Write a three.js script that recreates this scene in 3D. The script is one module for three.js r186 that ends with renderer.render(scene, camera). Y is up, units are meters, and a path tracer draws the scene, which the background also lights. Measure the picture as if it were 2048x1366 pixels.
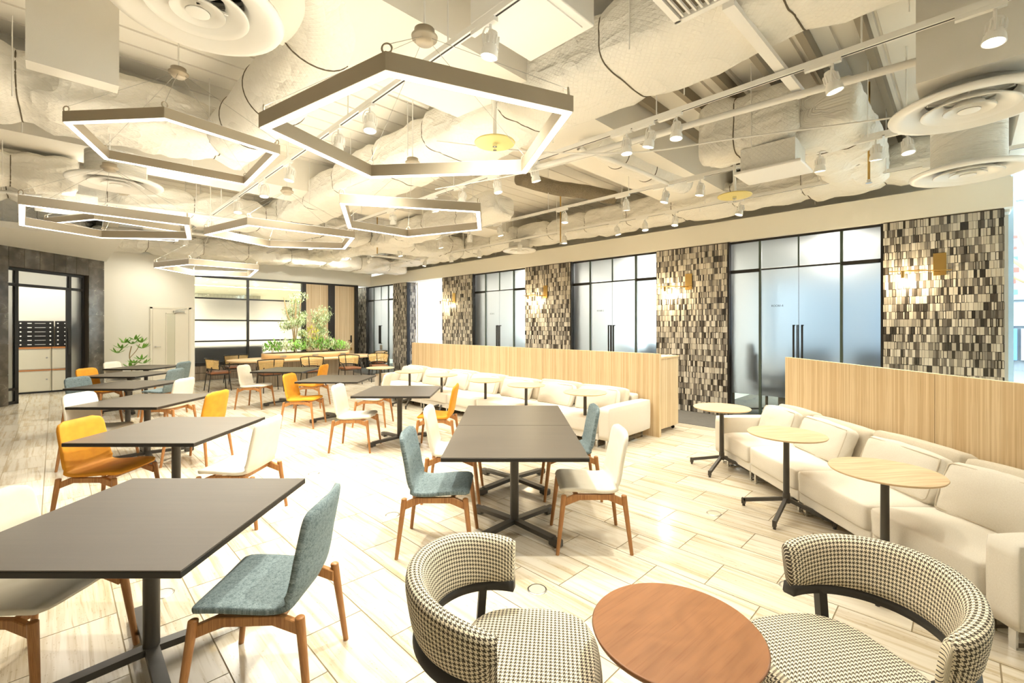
import * as THREE from 'three';
import { RoundedBoxGeometry } from 'three/addons/geometries/RoundedBoxGeometry.js';
import { mergeGeometries, mergeVertices, toCreasedNormals } from 'three/addons/utils/BufferGeometryUtils.js';
import { FontLoader } from 'three/addons/loaders/FontLoader.js';
import { TextGeometry } from 'three/addons/geometries/TextGeometry.js';
import { RectAreaLightUniformsLib } from 'three/addons/lights/RectAreaLightUniformsLib.js';

// ---------------------------------------------------------------- camera, sky, exposure
// Room axes: x runs towards the glass partitions, -z runs towards the far end. The dining tables stand at 45 degrees to the walls.
const scene = new THREE.Scene();
const camera = new THREE.PerspectiveCamera(2 * Math.atan(683 / 910) * 180 / Math.PI, 2048 / 1366, 0.05, 200);
camera.position.set(0, 1.6, 0);
camera.lookAt(1, 1.6, -1);
camera.setViewOffset(2048, 1366, 4, 31, 2048, 1366);      // shifted lens
const renderer = new THREE.WebGLRenderer({ antialias: true });
renderer.toneMapping = THREE.LinearToneMapping;
renderer.toneMappingExposure = 1.6;
renderer.shadowMap.enabled = true;
RectAreaLightUniformsLib.init();

const WARM = new THREE.Color().setRGB(1, 0.955, 0.81);      // track spotlights
const LED = new THREE.Color().setRGB(1, 0.96, 0.89);       // pendant bars
const SPOT_POWER = 10, BAR_POWER = 16, BAR_UP = 14, ROOM_POWER = 11;
scene.background = new THREE.Color().setRGB(8.6, 9.5, 10.4);   // bright overcast sky

// ---------------------------------------------------------------- helpers
const Q = Math.SQRT1_2, PI = Math.PI;
let seed = 12345;
function rnd() { seed |= 0; seed = seed + 0x6D2B79F5 | 0; let t = Math.imul(seed ^ seed >>> 15, 1 | seed); t = t + Math.imul(t ^ t >>> 7, 61 | t) ^ t; return ((t ^ t >>> 14) >>> 0) / 4294967296; }
const rr = (a, b) => a + (b - a) * rnd();
const V = (x, y, z) => new THREE.Vector3(x, y, z);
// furniture set square to the dining tables: across (to the right) and along (away)
const D = (across, along, y = 0) => V((along + across) * Q, y, (across - along) * Q);
const TURN = -PI / 4;
const used = {};
function numbered(name) { const n = used[name] = (used[name] ?? -1) + 1; return n ? `${name}_${String(n).padStart(3, '0')}` : name; }
function tag(o, label, category, group, kind) {
  o.userData.label = label; if (category) o.userData.category = category;
  if (group) o.userData.group = group; if (kind) o.userData.kind = kind; return o;
}
function thing(name, label, category, p = V(0, 0, 0), turn = 0, group) {
  const o = new THREE.Group(); o.name = numbered(name); o.position.copy(p); o.rotation.y = turn; scene.add(o);
  return tag(o, label, category, group);
}
function structure(name, label, category) {
  const o = new THREE.Group(); o.name = name; scene.add(o); o.userData.kind = 'structure';
  if (label) o.userData.label = label; if (category) o.userData.category = category; return o;
}
function mesh(name, geo, mat, parent = scene) {
  const g = Array.isArray(geo) ? join(geo) : geo;
  const m = new THREE.Mesh(g, mat); m.name = parent === scene ? numbered(name) : name;
  m.castShadow = m.receiveShadow = true; parent.add(m); return m;
}
function copyOf(o, label, p, turn, group) {
  const c = o.clone(); c.userData = { ...o.userData, label }; if (group) c.userData.group = group;
  c.name = numbered(o.name.replace(/_\d{3}$/, '')); c.position.copy(p); c.rotation.y = turn; scene.add(c); return c;
}
function join(list) {
  const l = list.map(g => { const n = g.index ? g.toNonIndexed() : g; for (const k of Object.keys(n.attributes)) if (!['position', 'normal', 'uv'].includes(k)) n.deleteAttribute(k); return n; });
  return l.length === 1 ? l[0] : mergeGeometries(l);
}
// texture coordinates in metres from the dominant face direction
function metres(geo, s = 1, swap = false) {
  const g = geo.index ? geo.toNonIndexed() : geo, p = g.attributes.position, n = g.attributes.normal, uv = new Float32Array(p.count * 2);
  for (let i = 0; i < p.count; i++) {
    const ax = Math.abs(n.getX(i)), ay = Math.abs(n.getY(i)), az = Math.abs(n.getZ(i));
    let a, b;
    if (ax >= ay && ax >= az) { a = p.getZ(i); b = p.getY(i); } else if (ay >= az) { a = p.getX(i); b = p.getZ(i); } else { a = p.getX(i); b = p.getY(i); }
    uv[2 * i] = (swap ? b : a) / s; uv[2 * i + 1] = (swap ? a : b) / s;
  }
  g.setAttribute('uv', new THREE.BufferAttribute(uv, 2)); return g;
}
function box(w, h, d, x = 0, y = 0, z = 0) { const g = new THREE.BoxGeometry(w, h, d); g.translate(x, y, z); return metres(g); }
function span(x0, x1, y0, y1, z0, z1) { return box(Math.abs(x1 - x0), Math.abs(y1 - y0), Math.abs(z1 - z0), (x0 + x1) / 2, (y0 + y1) / 2, (z0 + z1) / 2); }
function rbox(w, h, d, r, x = 0, y = 0, z = 0, seg = 2) { const g = new RoundedBoxGeometry(w, h, d, seg, r); g.translate(x, y, z); return metres(g); }
function rod(p, q, r0, r1 = r0, seg = 10) {
  const dir = q.clone().sub(p), len = dir.length(); const g = new THREE.CylinderGeometry(r1, r0, len, seg);
  g.applyQuaternion(new THREE.Quaternion().setFromUnitVectors(V(0, 1, 0), dir.normalize())); g.translate((p.x + q.x) / 2, (p.y + q.y) / 2, (p.z + q.z) / 2); return g;
}
function bar(p, q, w, h) {   // rectangular bar between two points, h upright
  const dir = q.clone().sub(p), len = dir.length(); const g = new THREE.BoxGeometry(w, h, len);
  const m = new THREE.Matrix4().lookAt(q, p, V(0, 1, 0)); g.applyMatrix4(m); g.translate((p.x + q.x) / 2, (p.y + q.y) / 2, (p.z + q.z) / 2); return metres(g);
}
function tube(pts, r, seg = 24, rad = 8) { return new THREE.TubeGeometry(new THREE.CatmullRomCurve3(pts), seg, r, rad, false); }
function lathe(pairs, seg = 32) { return new THREE.LatheGeometry(pairs.map(([r, y]) => new THREE.Vector2(r, y)), seg); }
function disc(r, h, x, y, z, seg = 32) { const g = new THREE.CylinderGeometry(r, r, h, seg); g.translate(x, y, z); return g; }
// loft through rings of points (arrays of Vector3, same count), closed round; capped at both ends
function loft(rings, uvs) {
  const n = rings[0].length, pos = [], uv = [], idx = [];
  rings.forEach((ring, i) => { for (let j = 0; j <= n; j++) { const p = ring[j % n]; pos.push(p.x, p.y, p.z); const t = uvs ? uvs(i, j) : [j / n, i / rings.length]; uv.push(t[0], t[1]); } });
  const st = n + 1;
  for (let i = 0; i < rings.length - 1; i++) for (let j = 0; j < n; j++) { const a = i * st + j, b = a + 1, c = a + st, d = c + 1; idx.push(a, c, b, b, c, d); }
  for (const [i, flip] of [[0, false], [rings.length - 1, true]]) {
    const c = rings[i].reduce((s, p) => s.add(p), V(0, 0, 0)).divideScalar(n); const k = pos.length / 3;
    pos.push(c.x, c.y, c.z); const t = uvs ? uvs(i, n / 2) : [0.5, 0.5]; uv.push(t[0], t[1]);
    for (let j = 0; j < n; j++) flip ? idx.push(k, i * st + j + 1, i * st + j) : idx.push(k, i * st + j, i * st + j + 1);
  }
  const g = new THREE.BufferGeometry(); g.setAttribute('position', new THREE.Float32BufferAttribute(pos, 3)); g.setAttribute('uv', new THREE.Float32BufferAttribute(uv, 2));
  g.setIndex(idx); g.computeVertexNormals();
  // join normals across the seam
  const nn = g.attributes.normal; rings.forEach((_, i) => { const a = i * st, b = a + n, v = V(nn.getX(a) + nn.getX(b), nn.getY(a) + nn.getY(b), nn.getZ(a) + nn.getZ(b)).normalize(); nn.setXYZ(a, v.x, v.y, v.z); nn.setXYZ(b, v.x, v.y, v.z); });
  return g;
}
// ---------------------------------------------------------------- noise and textures
function hash(x, y, s) { let h = Math.imul(x, 374761393) + Math.imul(y, 668265263) + Math.imul(s, 1274126177); h = Math.imul(h ^ h >>> 13, 1274126177); return ((h ^ h >>> 16) >>> 0) / 4294967296; }
function vnoise(x, y, px, py, s) {
  const xi = Math.floor(x), yi = Math.floor(y), fx = x - xi, fy = y - yi, u = fx * fx * (3 - 2 * fx), v = fy * fy * (3 - 2 * fy);
  const m = (a, p) => ((a % p) + p) % p, a = m(xi, px), b = m(xi + 1, px), c = m(yi, py), d = m(yi + 1, py);
  return (hash(a, c, s) * (1 - u) + hash(b, c, s) * u) * (1 - v) + (hash(a, d, s) * (1 - u) + hash(b, d, s) * u) * v;
}
function fbm(u, v, fx, fy, oct, s) { let t = 0, a = 0.5, k = 0; for (let o = 0; o < oct; o++) { t += a * vnoise(u * fx, v * fy, fx, fy, s + o * 17); k += a; a *= 0.5; fx *= 2; fy *= 2; } return t / k; }
function texture(w, h, fn, { colour = true, size = [1, 1] } = {}) {
  const data = new Uint8Array(w * h * 4);
  for (let j = 0; j < h; j++) for (let i = 0; i < w; i++) { const c = fn((i + 0.5) / w, (j + 0.5) / h, i, j), k = (j * w + i) * 4; for (let q = 0; q < 3; q++) data[k + q] = Math.max(0, Math.min(255, (Array.isArray(c) ? c[q] : c) * 255)); data[k + 3] = 255; }
  const t = new THREE.DataTexture(data, w, h); t.magFilter = THREE.LinearFilter; t.minFilter = THREE.LinearMipmapLinearFilter; t.generateMipmaps = true;
  t.wrapS = t.wrapT = THREE.RepeatWrapping; if (colour) t.colorSpace = THREE.SRGBColorSpace; t.repeat.set(1 / size[0], 1 / size[1]); t.needsUpdate = true; return t;
}
const mixc = (a, b, t) => a.map((v, i) => v + (b[i] - v) * Math.max(0, Math.min(1, t)));
const hex = h => [(h >> 16 & 255) / 255, (h >> 8 & 255) / 255, (h & 255) / 255];
const std = (color, roughness = 0.6, extra = {}) => new THREE.MeshPhysicalMaterial({ color, roughness, ...extra });
// ---------------------------------------------------------------- materials
const travertine = [0, 1, 2].map(k => texture(1024, 512, (u, v) => {
  // veins run along the plank (u)
  const w = 0.05 * (fbm(u, v, 3, 4, 3, 40 + k) - 0.5);
  const bands = fbm(u, v + w, 2, 26, 3, 7 + k * 9), fine = fbm(u, v + w, 5, 90, 2, 99 + k), cloud = fbm(u, v, 4, 5, 4, 3 + k);
  let c = mixc(hex(0xf4eee2), hex(0xd6c8ae), (bands - 0.42) * 2.4); c = mixc(c, hex(0xfbf8f1), (cloud - 0.5) * 2.2);
  c = mixc(c, hex(0xb09c7c), (fine - 0.62) * 1.5 * (bands > 0.5 ? 1 : 0.35));
  const pit = fbm(u, v, 60, 120, 2, 200 + k); if (pit > 0.78 && bands > 0.52) c = mixc(c, hex(0xb3a185), 0.4);
  return c;
}, { size: [1.3, 0.65] }));
const M = {};
M.planks = travertine.flatMap((map, i) => [0xe6e1d8, 0xdcd6cc].map((color, j) => std(color, 0.16 + 0.03 * j, { map, specularIntensity: 0.7 })));
M.grout = std(0x8f7f62, 0.85);
M.carpet = std(0xffffff, 0.95, { map: texture(256, 256, (u, v, i, j) => mixc(hex(0x55524d), hex(0x7a766f), hash(i, j, 5) * 0.7 + 0.3 * fbm(u, v, 8, 8, 3, 4)), { size: [0.5, 0.5] }) });
M.cream = std(0xf4efe2, 0.8);
M.white = std(0xf3efe6, 0.75);
M.deck = std(0xefeadf, 0.8);
M.beam = std(0xf0ebe0, 0.85, { bumpMap: texture(256, 256, (u, v, i, j) => 0.5 + 0.5 * (hash(i, j, 77) - 0.5), { colour: false, size: [0.3, 0.3] }), bumpScale: 0.001 });
M.whitemetal = std(0xf4f1ea, 0.4);
M.darkbeam = std(0x9a907e, 0.9);
M.wool = std(0x8d8069, 0.95, { bumpMap: texture(256, 256, (u, v) => fbm(u, v, 24, 24, 3, 3), { colour: false, size: [0.4, 0.4] }), bumpScale: 0.03 });
const weave = texture(512, 512, (u, v) => { // hexagon netting drawn over insulation cloth
  const x = u * 32, y = v * 32, a = Math.abs(((x + y) % 1) - 0.5), b = Math.abs((((x - y) % 1) + 1) % 1 - 0.5);
  const r1 = Math.abs(vnoise(u * 5 + 0.6 * vnoise(u * 4, v * 4, 4, 4, 5), v * 7, 5, 7, 61) - 0.5) * 2, r2 = Math.abs(vnoise(u * 13, v * 11, 13, 11, 67) - 0.5) * 2, r3 = Math.abs(vnoise(u * 29, v * 31, 29, 31, 69) - 0.5) * 2;
  return 0.15 + 0.45 * Math.pow(r1, 0.6) + 0.22 * Math.pow(r2, 0.6) + 0.1 * r3 + (a < 0.07 || b < 0.07 ? 0.035 : 0);
}, { colour: false, size: [1.5, 1.5] });
M.duct = std(0xf1ede3, 0.8, { bumpMap: weave, bumpScale: 0.05 });
M.seam = std(0x6a5f4c, 0.9);
M.whitelac = std(0xf5f2ec, 0.5);
M.bronze = std(0xb3a792, 0.42, { metalness: 0.45 });
M.steel = std(0xb9b6ae, 0.3, { metalness: 1 });
M.chrome = std(0xe0e0de, 0.12, { metalness: 1 });
M.brass = std(0xc9a563, 0.3, { metalness: 1 });
M.black = std(0x15130f, 0.5);
M.blackmetal = std(0x2b2823, 0.45, { metalness: 0.3 });
M.frame = std(0x1c1814, 0.45);
M.tabletop = std(0xffffff, 0.42, { map: texture(512, 512, (u, v, i, j) => mixc(hex(0x534c43), hex(0x5e564c), 0.6 * fbm(u, v, 3, 60, 3, 9) + 0.4 * hash(i, j, 3)), { size: [1, 1] }), specularIntensity: 0.8 });
M.tableedge = std(0x231f1a, 0.4);
M.base = std(0x4a4640, 0.4, { metalness: 0.2 });
const grainTex = (a, b, fx, fy, s, size) => texture(512, 512, (u, v) => mixc(hex(a), hex(b), (fbm(u, v + 0.02 * fbm(u, v, 2, 2, 2, s), fx, fy, 4, s) - 0.3) * 2.2), { size });
M.legwood = std(0xffffff, 0.42, { map: grainTex(0xb9844c, 0x986236, 40, 4, 21, [0.2, 0.4]) });
// straight-grain laminate of the dividers: narrow staves of differing tone
const staveTex = (a, b, c, n, s, size) => texture(1024, 256, (u, v) => { const k = fbm(u, v, n, 1, 3, s), f = fbm(u, v, n * 4, 4, 2, s + 5); return mixc(mixc(hex(a), hex(b), (k - 0.32) * 2.6), hex(c), (f - 0.55) * 1.6); }, { size });
M.oakpanel = std(0xffffff, 0.55, { map: staveTex(0xe4cda6, 0xd2b58a, 0xb8996d, 90, 31, [1.4, 1.1]) });
M.oaktop = std(0xffffff, 0.45, { map: texture(512, 512, (u, v) => mixc(hex(0xe6c9a0), hex(0xd0ae80), (fbm(u, v + 0.03 * Math.sin(u * 6.28), 4, 46, 4, 61) - 0.35) * 2.1), { size: [0.8, 0.8] }) });
M.walnut = std(0xffffff, 0.4, { map: texture(1024, 1024, (u, v) => {
  const w = fbm(u, v, 3, 2, 3, 71) * 1.6 + u * 0; const ring = 0.5 + 0.5 * Math.sin((v * 26 + w * 9) * 2.2); const f = fbm(u, v, 6, 160, 2, 73);
  return mixc(mixc(hex(0x976640), hex(0x7b502e), ring * 0.22 + 0.9 * (fbm(u, v, 4, 34, 3, 75) - 0.35)), hex(0x774726), (f - 0.6) * 1.3);
}, { size: [0.7, 0.7] }) });
M.greyoak = std(0xffffff, 0.6, { map: staveTex(0xdcc7a4, 0xc9ae88, 0xab9070, 60, 41, [1.0, 2.4]) });
M.greyslat = std(0xffffff, 0.7, { map: staveTex(0xa59a88, 0x8b7f6e, 0x6d6254, 24, 43, [0.4, 1]) });
M.brownbase = std(0xffffff, 0.8, { map: staveTex(0x8a7a66, 0x6c5d4c, 0x4f4437, 50, 47, [1, 0.6]) });
const cloth = (a, b, c, s, n = 256, sz = 0.12) => texture(n, n, (u, v, i, j) => { const warp = hash(i >> 1, (j >> 3) + 3, s), weft = hash(i >> 3, j >> 1, s + 1), k = ((i >> 1) + (j >> 1)) & 1 ? warp : weft; return mixc(mixc(hex(a), hex(b), k), hex(c), (fbm(u, v, 24, 24, 2, s + 9) - 0.5) * 1.6); }, { size: [sz, sz] });
M.blue = std(0xffffff, 0.9, { map: cloth(0x57666a, 0x95a3a4, 0x48575b, 13, 256, 0.2), sheen: 0.3, sheenColor: new THREE.Color(0x9fb4b8) });
M.orange = std(0xffffff, 0.75, { map: texture(256, 256, (u, v) => mixc(hex(0xe09a1e), hex(0xc77c0e), fbm(u, v, 6, 6, 4, 17)), { size: [0.4, 0.4] }), sheen: 0.5, sheenColor: new THREE.Color(0xffc860) });
M.ivory = std(0xffffff, 0.65, { map: texture(256, 256, (u, v, i, j) => mixc(hex(0xebe3d2), hex(0xdfd5c1), 0.6 * fbm(u, v, 6, 6, 3, 19) + 0.4 * hash(i, j, 8)), { size: [0.3, 0.3] }) });
M.linen = std(0xffffff, 0.92, { map: cloth(0xece6da, 0xdbd2c2, 0xe6decf, 23, 256, 0.14) });
M.linen2 = std(0xffffff, 0.92, { map: cloth(0xdfd5c3, 0xc9bca6, 0xd6cab5, 27, 256, 0.14) });
// houndstooth: 8 x 8 thread repeat
const tooth = (i, j) => { const x = i & 7, y = j & 7; return ((x - y + 8) & 3) < 2 ? (x < 4 ? 1 : 0) : (y < 4 ? 1 : 0); };
M.houndstooth = std(0xffffff, 0.9, { map: texture(512, 512, (u, v, i, j) => { const k = tooth(i >> 3, j >> 3), n = 0.12 * (hash(i >> 1, j >> 1, 3) - 0.5); return mixc(hex(0xe9ddc2), hex(0x4a4033), k).map(q => q + n); }, { size: [0.118, 0.118] }) });
M.piping = std(0x2c2823, 0.6);
const marbleTex = texture(1024, 1024, (u, v) => {
  const w = fbm(u, v, 4, 4, 4, 51), f = fbm(u, v, 10, 10, 4, 53), vein = Math.abs(fbm(u + 0.1 * f, v + 0.2 * w, 3, 4, 4, 57) - 0.5);
  let c = mixc(hex(0x5b564e), hex(0x7d766b), (f - 0.35) * 2.2); c = mixc(c, hex(0x413c36), (w - 0.55) * 3); if (vein < 0.004 && f > 0.56) c = mixc(c, hex(0xb8ac96), 0.5); return c;
}, { size: [1.6, 1.6] });
M.marble = [0xffffff, 0xe9e6e0, 0xf6f2ea].map(c => std(c, 0.22, { map: marbleTex }));
M.frost = new THREE.MeshPhysicalMaterial({ color: 0xb8babb, transmission: 1, thickness: 0.008, roughness: 0.38, ior: 1.35 });
M.clear = new THREE.MeshPhysicalMaterial({ color: 0xf4faf8, transmission: 1, thickness: 0, roughness: 0.02, ior: 1.45 });
M.film = new THREE.MeshPhysicalMaterial({ color: 0xd6dae0, transmission: 0.7, thickness: 0, roughness: 0.9 });
M.mullion = std(0x4d5a50, 0.35, { metalness: 0.3 });
M.greenedge = std(0x5f7f70, 0.3);
M.tiles = [0xc9c1b2, 0xaea698, 0x938c82, 0x766f67, 0x564f48, 0x393530, 0xd8d1c4, 0x857f77].map((c, i) => std(c, 0.22 + 0.06 * (i % 3)));
M.tileback = std(0x4c443a, 0.7);
M.tilering = std(0x2a241d, 0.25);
M.leaf = [0x6fa53f, 0x8bc052, 0xa9bd8a, 0xd0ca58, 0x5c8a42, 0xc3d0a6].map(c => std(c, 0.6, { transmission: 0.25, thickness: 0, side: THREE.DoubleSide }));
M.bark = std(0xa48a62, 0.85);
M.rattan = std(0xe2bf7e, 0.65);
M.leather = std(0x7a4a2a, 0.45);
M.glow = new THREE.MeshStandardMaterial({ color: 0xffffff, emissive: new THREE.Color().setRGB(1, 0.97, 0.92), emissiveIntensity: 3 });
M.upglow = new THREE.MeshStandardMaterial({ color: 0xffffff, emissive: new THREE.Color().setRGB(1, 0.96, 0.88), emissiveIntensity: 0.7 });
M.spotglow = new THREE.MeshStandardMaterial({ color: 0xffffff, emissive: new THREE.Color().setRGB(1, 0.92, 0.74), emissiveIntensity: 8 });
M.bulb = new THREE.MeshStandardMaterial({ color: 0xffffff, emissive: new THREE.Color().setRGB(1, 0.85, 0.55), emissiveIntensity: 10 });
M.yellowdisc = std(0xe8d68a, 0.5);
M.doorwhite = std(0xf1ead9, 0.5);
M.cabinet = std(0xd9d0b6, 0.5);
M.orangewood = std(0xb9763c, 0.5);
M.pot = std(0xe8e2d4, 0.5);
M.soil = std(0x4a3a2a, 0.95);
M.red = std(0xc23a2e, 0.5); M.bluepaint = std(0x3d6fb0, 0.5);
M.asphalt = std(0x54575a, 0.9); M.concrete = std(0x636b72, 0.85); M.signwhite = std(0x7a858f, 0.6);
M.bluewindow = std(0xa9c4d8, 0.3, { metalness: 0.3 });
// ================================================================ THE SETTING
// ---- floor: travertine planks 0.325 x 0.63 m in half bond, along the room
{
  const floor = structure('floor', 'polished cream travertine plank floor with brown joints', 'floor');
  mesh('joint_bed', span(-8, 8.5, -0.12, -0.0025, -17.5, 5.1), M.grout, floor);
  const W = 0.325, L = 0.63, gap = 0.006, list = [];
  for (let r = -37; r <= 10; r++) {
    const x0 = 3.82 + r * W, ph = (r & 1) ? 1.142 : 1.457;
    for (let n = -11; n < 26; n++) {
      let u0 = ph + n * L, x1 = x0 + W; if (x0 > 7.3) continue; if (x1 > 7.3) x1 = 7.3;
      const xm = (x0 + x1) / 2, um = u0 + L / 2; if (um > 17 || um < -5.1 || xm < -8) continue;
      if (xm + 0 < um - 0 - 17.2) continue;
      const d = (xm + um) * Q, a = (xm - um) * Q, seen = d > 1.3 && Math.abs(a) < d * 1.2;
      list.push({ xm, um, w: x1 - x0 - gap, l: L - gap, key: seen ? d + 0.2 * Math.abs(a) : 1000 + d * d });
    }
  }
  list.sort((p, q) => p.key - q.key);
  const variant = (w, l, k) => { const g = new THREE.BoxGeometry(w, 0.02, l), uv = g.attributes.uv, p = g.attributes.position, ou = hash(k, 1, 9) * 1.3, ov = hash(k, 2, 9) * 0.65; for (let i = 0; i < p.count; i++) uv.setXY(i, p.getZ(i) + ou, p.getX(i) + ov); return g; };
  const cache = {}; const rest = [];
  list.forEach((t, i) => {
    const k = i % 12;
    if (i < 300) { const id = `${t.w.toFixed(3)}_${k}`; const g = cache[id] ??= variant(t.w, t.l, k); const m = mesh('plank', g, M.planks[(i * 7 + (i >> 3)) % 6], floor); m.position.set(t.xm, -0.01, -t.um); }
    else { const g = variant(t.w, t.l, i); g.translate(t.xm, -0.01, -t.um); rest.push(g); }
  });
  const m = mesh('distant_planks', rest, M.planks[0], floor); m.userData.kind = 'stuff';
  const carpet = mesh('floor_carpet', span(7.3, 12.4, -0.12, 0.004, -17.5, 0.45), M.carpet); carpet.userData.kind = 'structure'; carpet.userData.label = 'dark grey carpet along the glass meeting rooms';
}
// ---- tiled pillars between the glass bays
const tileColours = M.tiles.map(m => m.color);
function tiledFace(parent, len, height, individual, place) {
  // local face: s along (0..len), y up; place(geometry) turns it into the pillar's frame (front towards -x)
  const rows = Math.round(height / 0.107), rh = height / rows, tiles = [];
  for (let r = 0; r < rows; r++) {
    let s = -rr(0, 0.02);
    while (s < len) {
      const w = [0.018, 0.023, 0.026, 0.031, 0.04][Math.floor(rnd() * 5)], a = Math.max(0, s), b = Math.min(len, s + w); s += w + 0.0025;
      if (b - a < 0.008) continue; const q = rnd();
      tiles.push({ a, b, y: r * rh, d: rr(0.008, 0.022), c: q < 0.24 ? 0 : q < 0.4 ? 6 : q < 0.52 ? 1 : q < 0.64 ? 2 : q < 0.74 ? 3 : q < 0.84 ? 4 : q < 0.92 ? 5 : 7, ring: rnd() < 0.16, tilt: rr(-0.05, 0.05) });
    }
  }
  const shape = (t, shrink = 0, extra = 0) => { const g = new THREE.BoxGeometry(t.d + extra, rh - 0.004 - shrink * 2, t.b - t.a - shrink * 2); g.rotateY(t.tilt); g.translate(-(t.d + extra) / 2, t.y + rh / 2, (t.a + t.b) / 2); return g; };
  const order = tiles.map((t, i) => [i, Math.hypot((t.a - individual.near) * 1.6, t.y - 1.9)]).sort((p, q) => p[1] - q[1]), solo = new Set(order.slice(0, individual.count).map(o => o[0]));
  const rest = [], col = [];
  tiles.forEach((t, i) => {
    if (solo.has(i)) { const m = mesh('tile', place(shape(t)), t.ring ? M.tilering : M.tiles[t.c], parent); if (t.ring) mesh('tile_face', place(shape(t, 0.0045, 0.002)), M.tiles[t.c], m); }
    else for (const [g, c] of t.ring ? [[shape(t), M.tilering.color], [shape(t, 0.0045, 0.002), tileColours[t.c]]] : [[shape(t), tileColours[t.c]]]) { const n = place(g).toNonIndexed(); rest.push(n); for (let k = 0; k < n.attributes.position.count; k++) col.push(c.r, c.g, c.b); }
  });
  if (rest.length) { const g = join(rest); g.setAttribute('color', new THREE.Float32BufferAttribute(col, 3)); const m = mesh('small_tiles', g, M.tilemix, parent); m.userData.kind = 'stuff'; }
}
M.tilemix = std(0xffffff, 0.28, { vertexColors: true });
const pillars = [[-0.35, 0.83, 300, 'mosaic tiled pillar nearest the street window'], [2.97, 4.31, 300, 'mosaic tiled pillar behind the end of the long sofa divider'], [6.44, 7.86, 0, 'mosaic tiled pillar between the second and third glass bays'], [9.93, 11.35, 0, 'mosaic tiled pillar at right of the bright recessed window'], [13.35, 14.22, 0, 'mosaic tiled pillar with blue lit side at left of recessed window'], [16.18, 17.5, 0, 'mosaic tiled pillar at far end beside the wooden door']];
pillars.forEach(([u0, u1, n, label], i) => {
  const g = structure(`wall_pillar_${i + 1}`, label, 'pillar');
  mesh('core', span(8.415, 8.78, 0, 3.08, -u0 - 0.004, -u1 + 0.004), M.tileback, g);
  tiledFace(g, u1 - u0, 3.06, { count: n, near: 0 }, q => q.translate(8.415, 0.006, -u1));
  if (i === 4) tiledFace(g, 0.36, 3.06, { count: 0, near: 0 }, q => q.rotateY(PI / 2).translate(8.415, 0.006, -u0 + 0.002));
  if (i) mesh('edge_strip', span(8.405, 8.52, 0, 3.08, -u0, -u0 + 0.03), M.frame, g);
});
// ---- long wall: soffit, upper wall
{
  const w = structure('wall_right', 'cream plastered soffit above the glass meeting rooms', 'wall');
  mesh('soffit', span(8.36, 8.95, 3.08, 3.45, 0.42, -17.5), M.cream, w);
  mesh('upper_wall', span(8.75, 8.95, 3.44, 4.5, 0.42, -17.5), M.cream, w);
}
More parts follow.
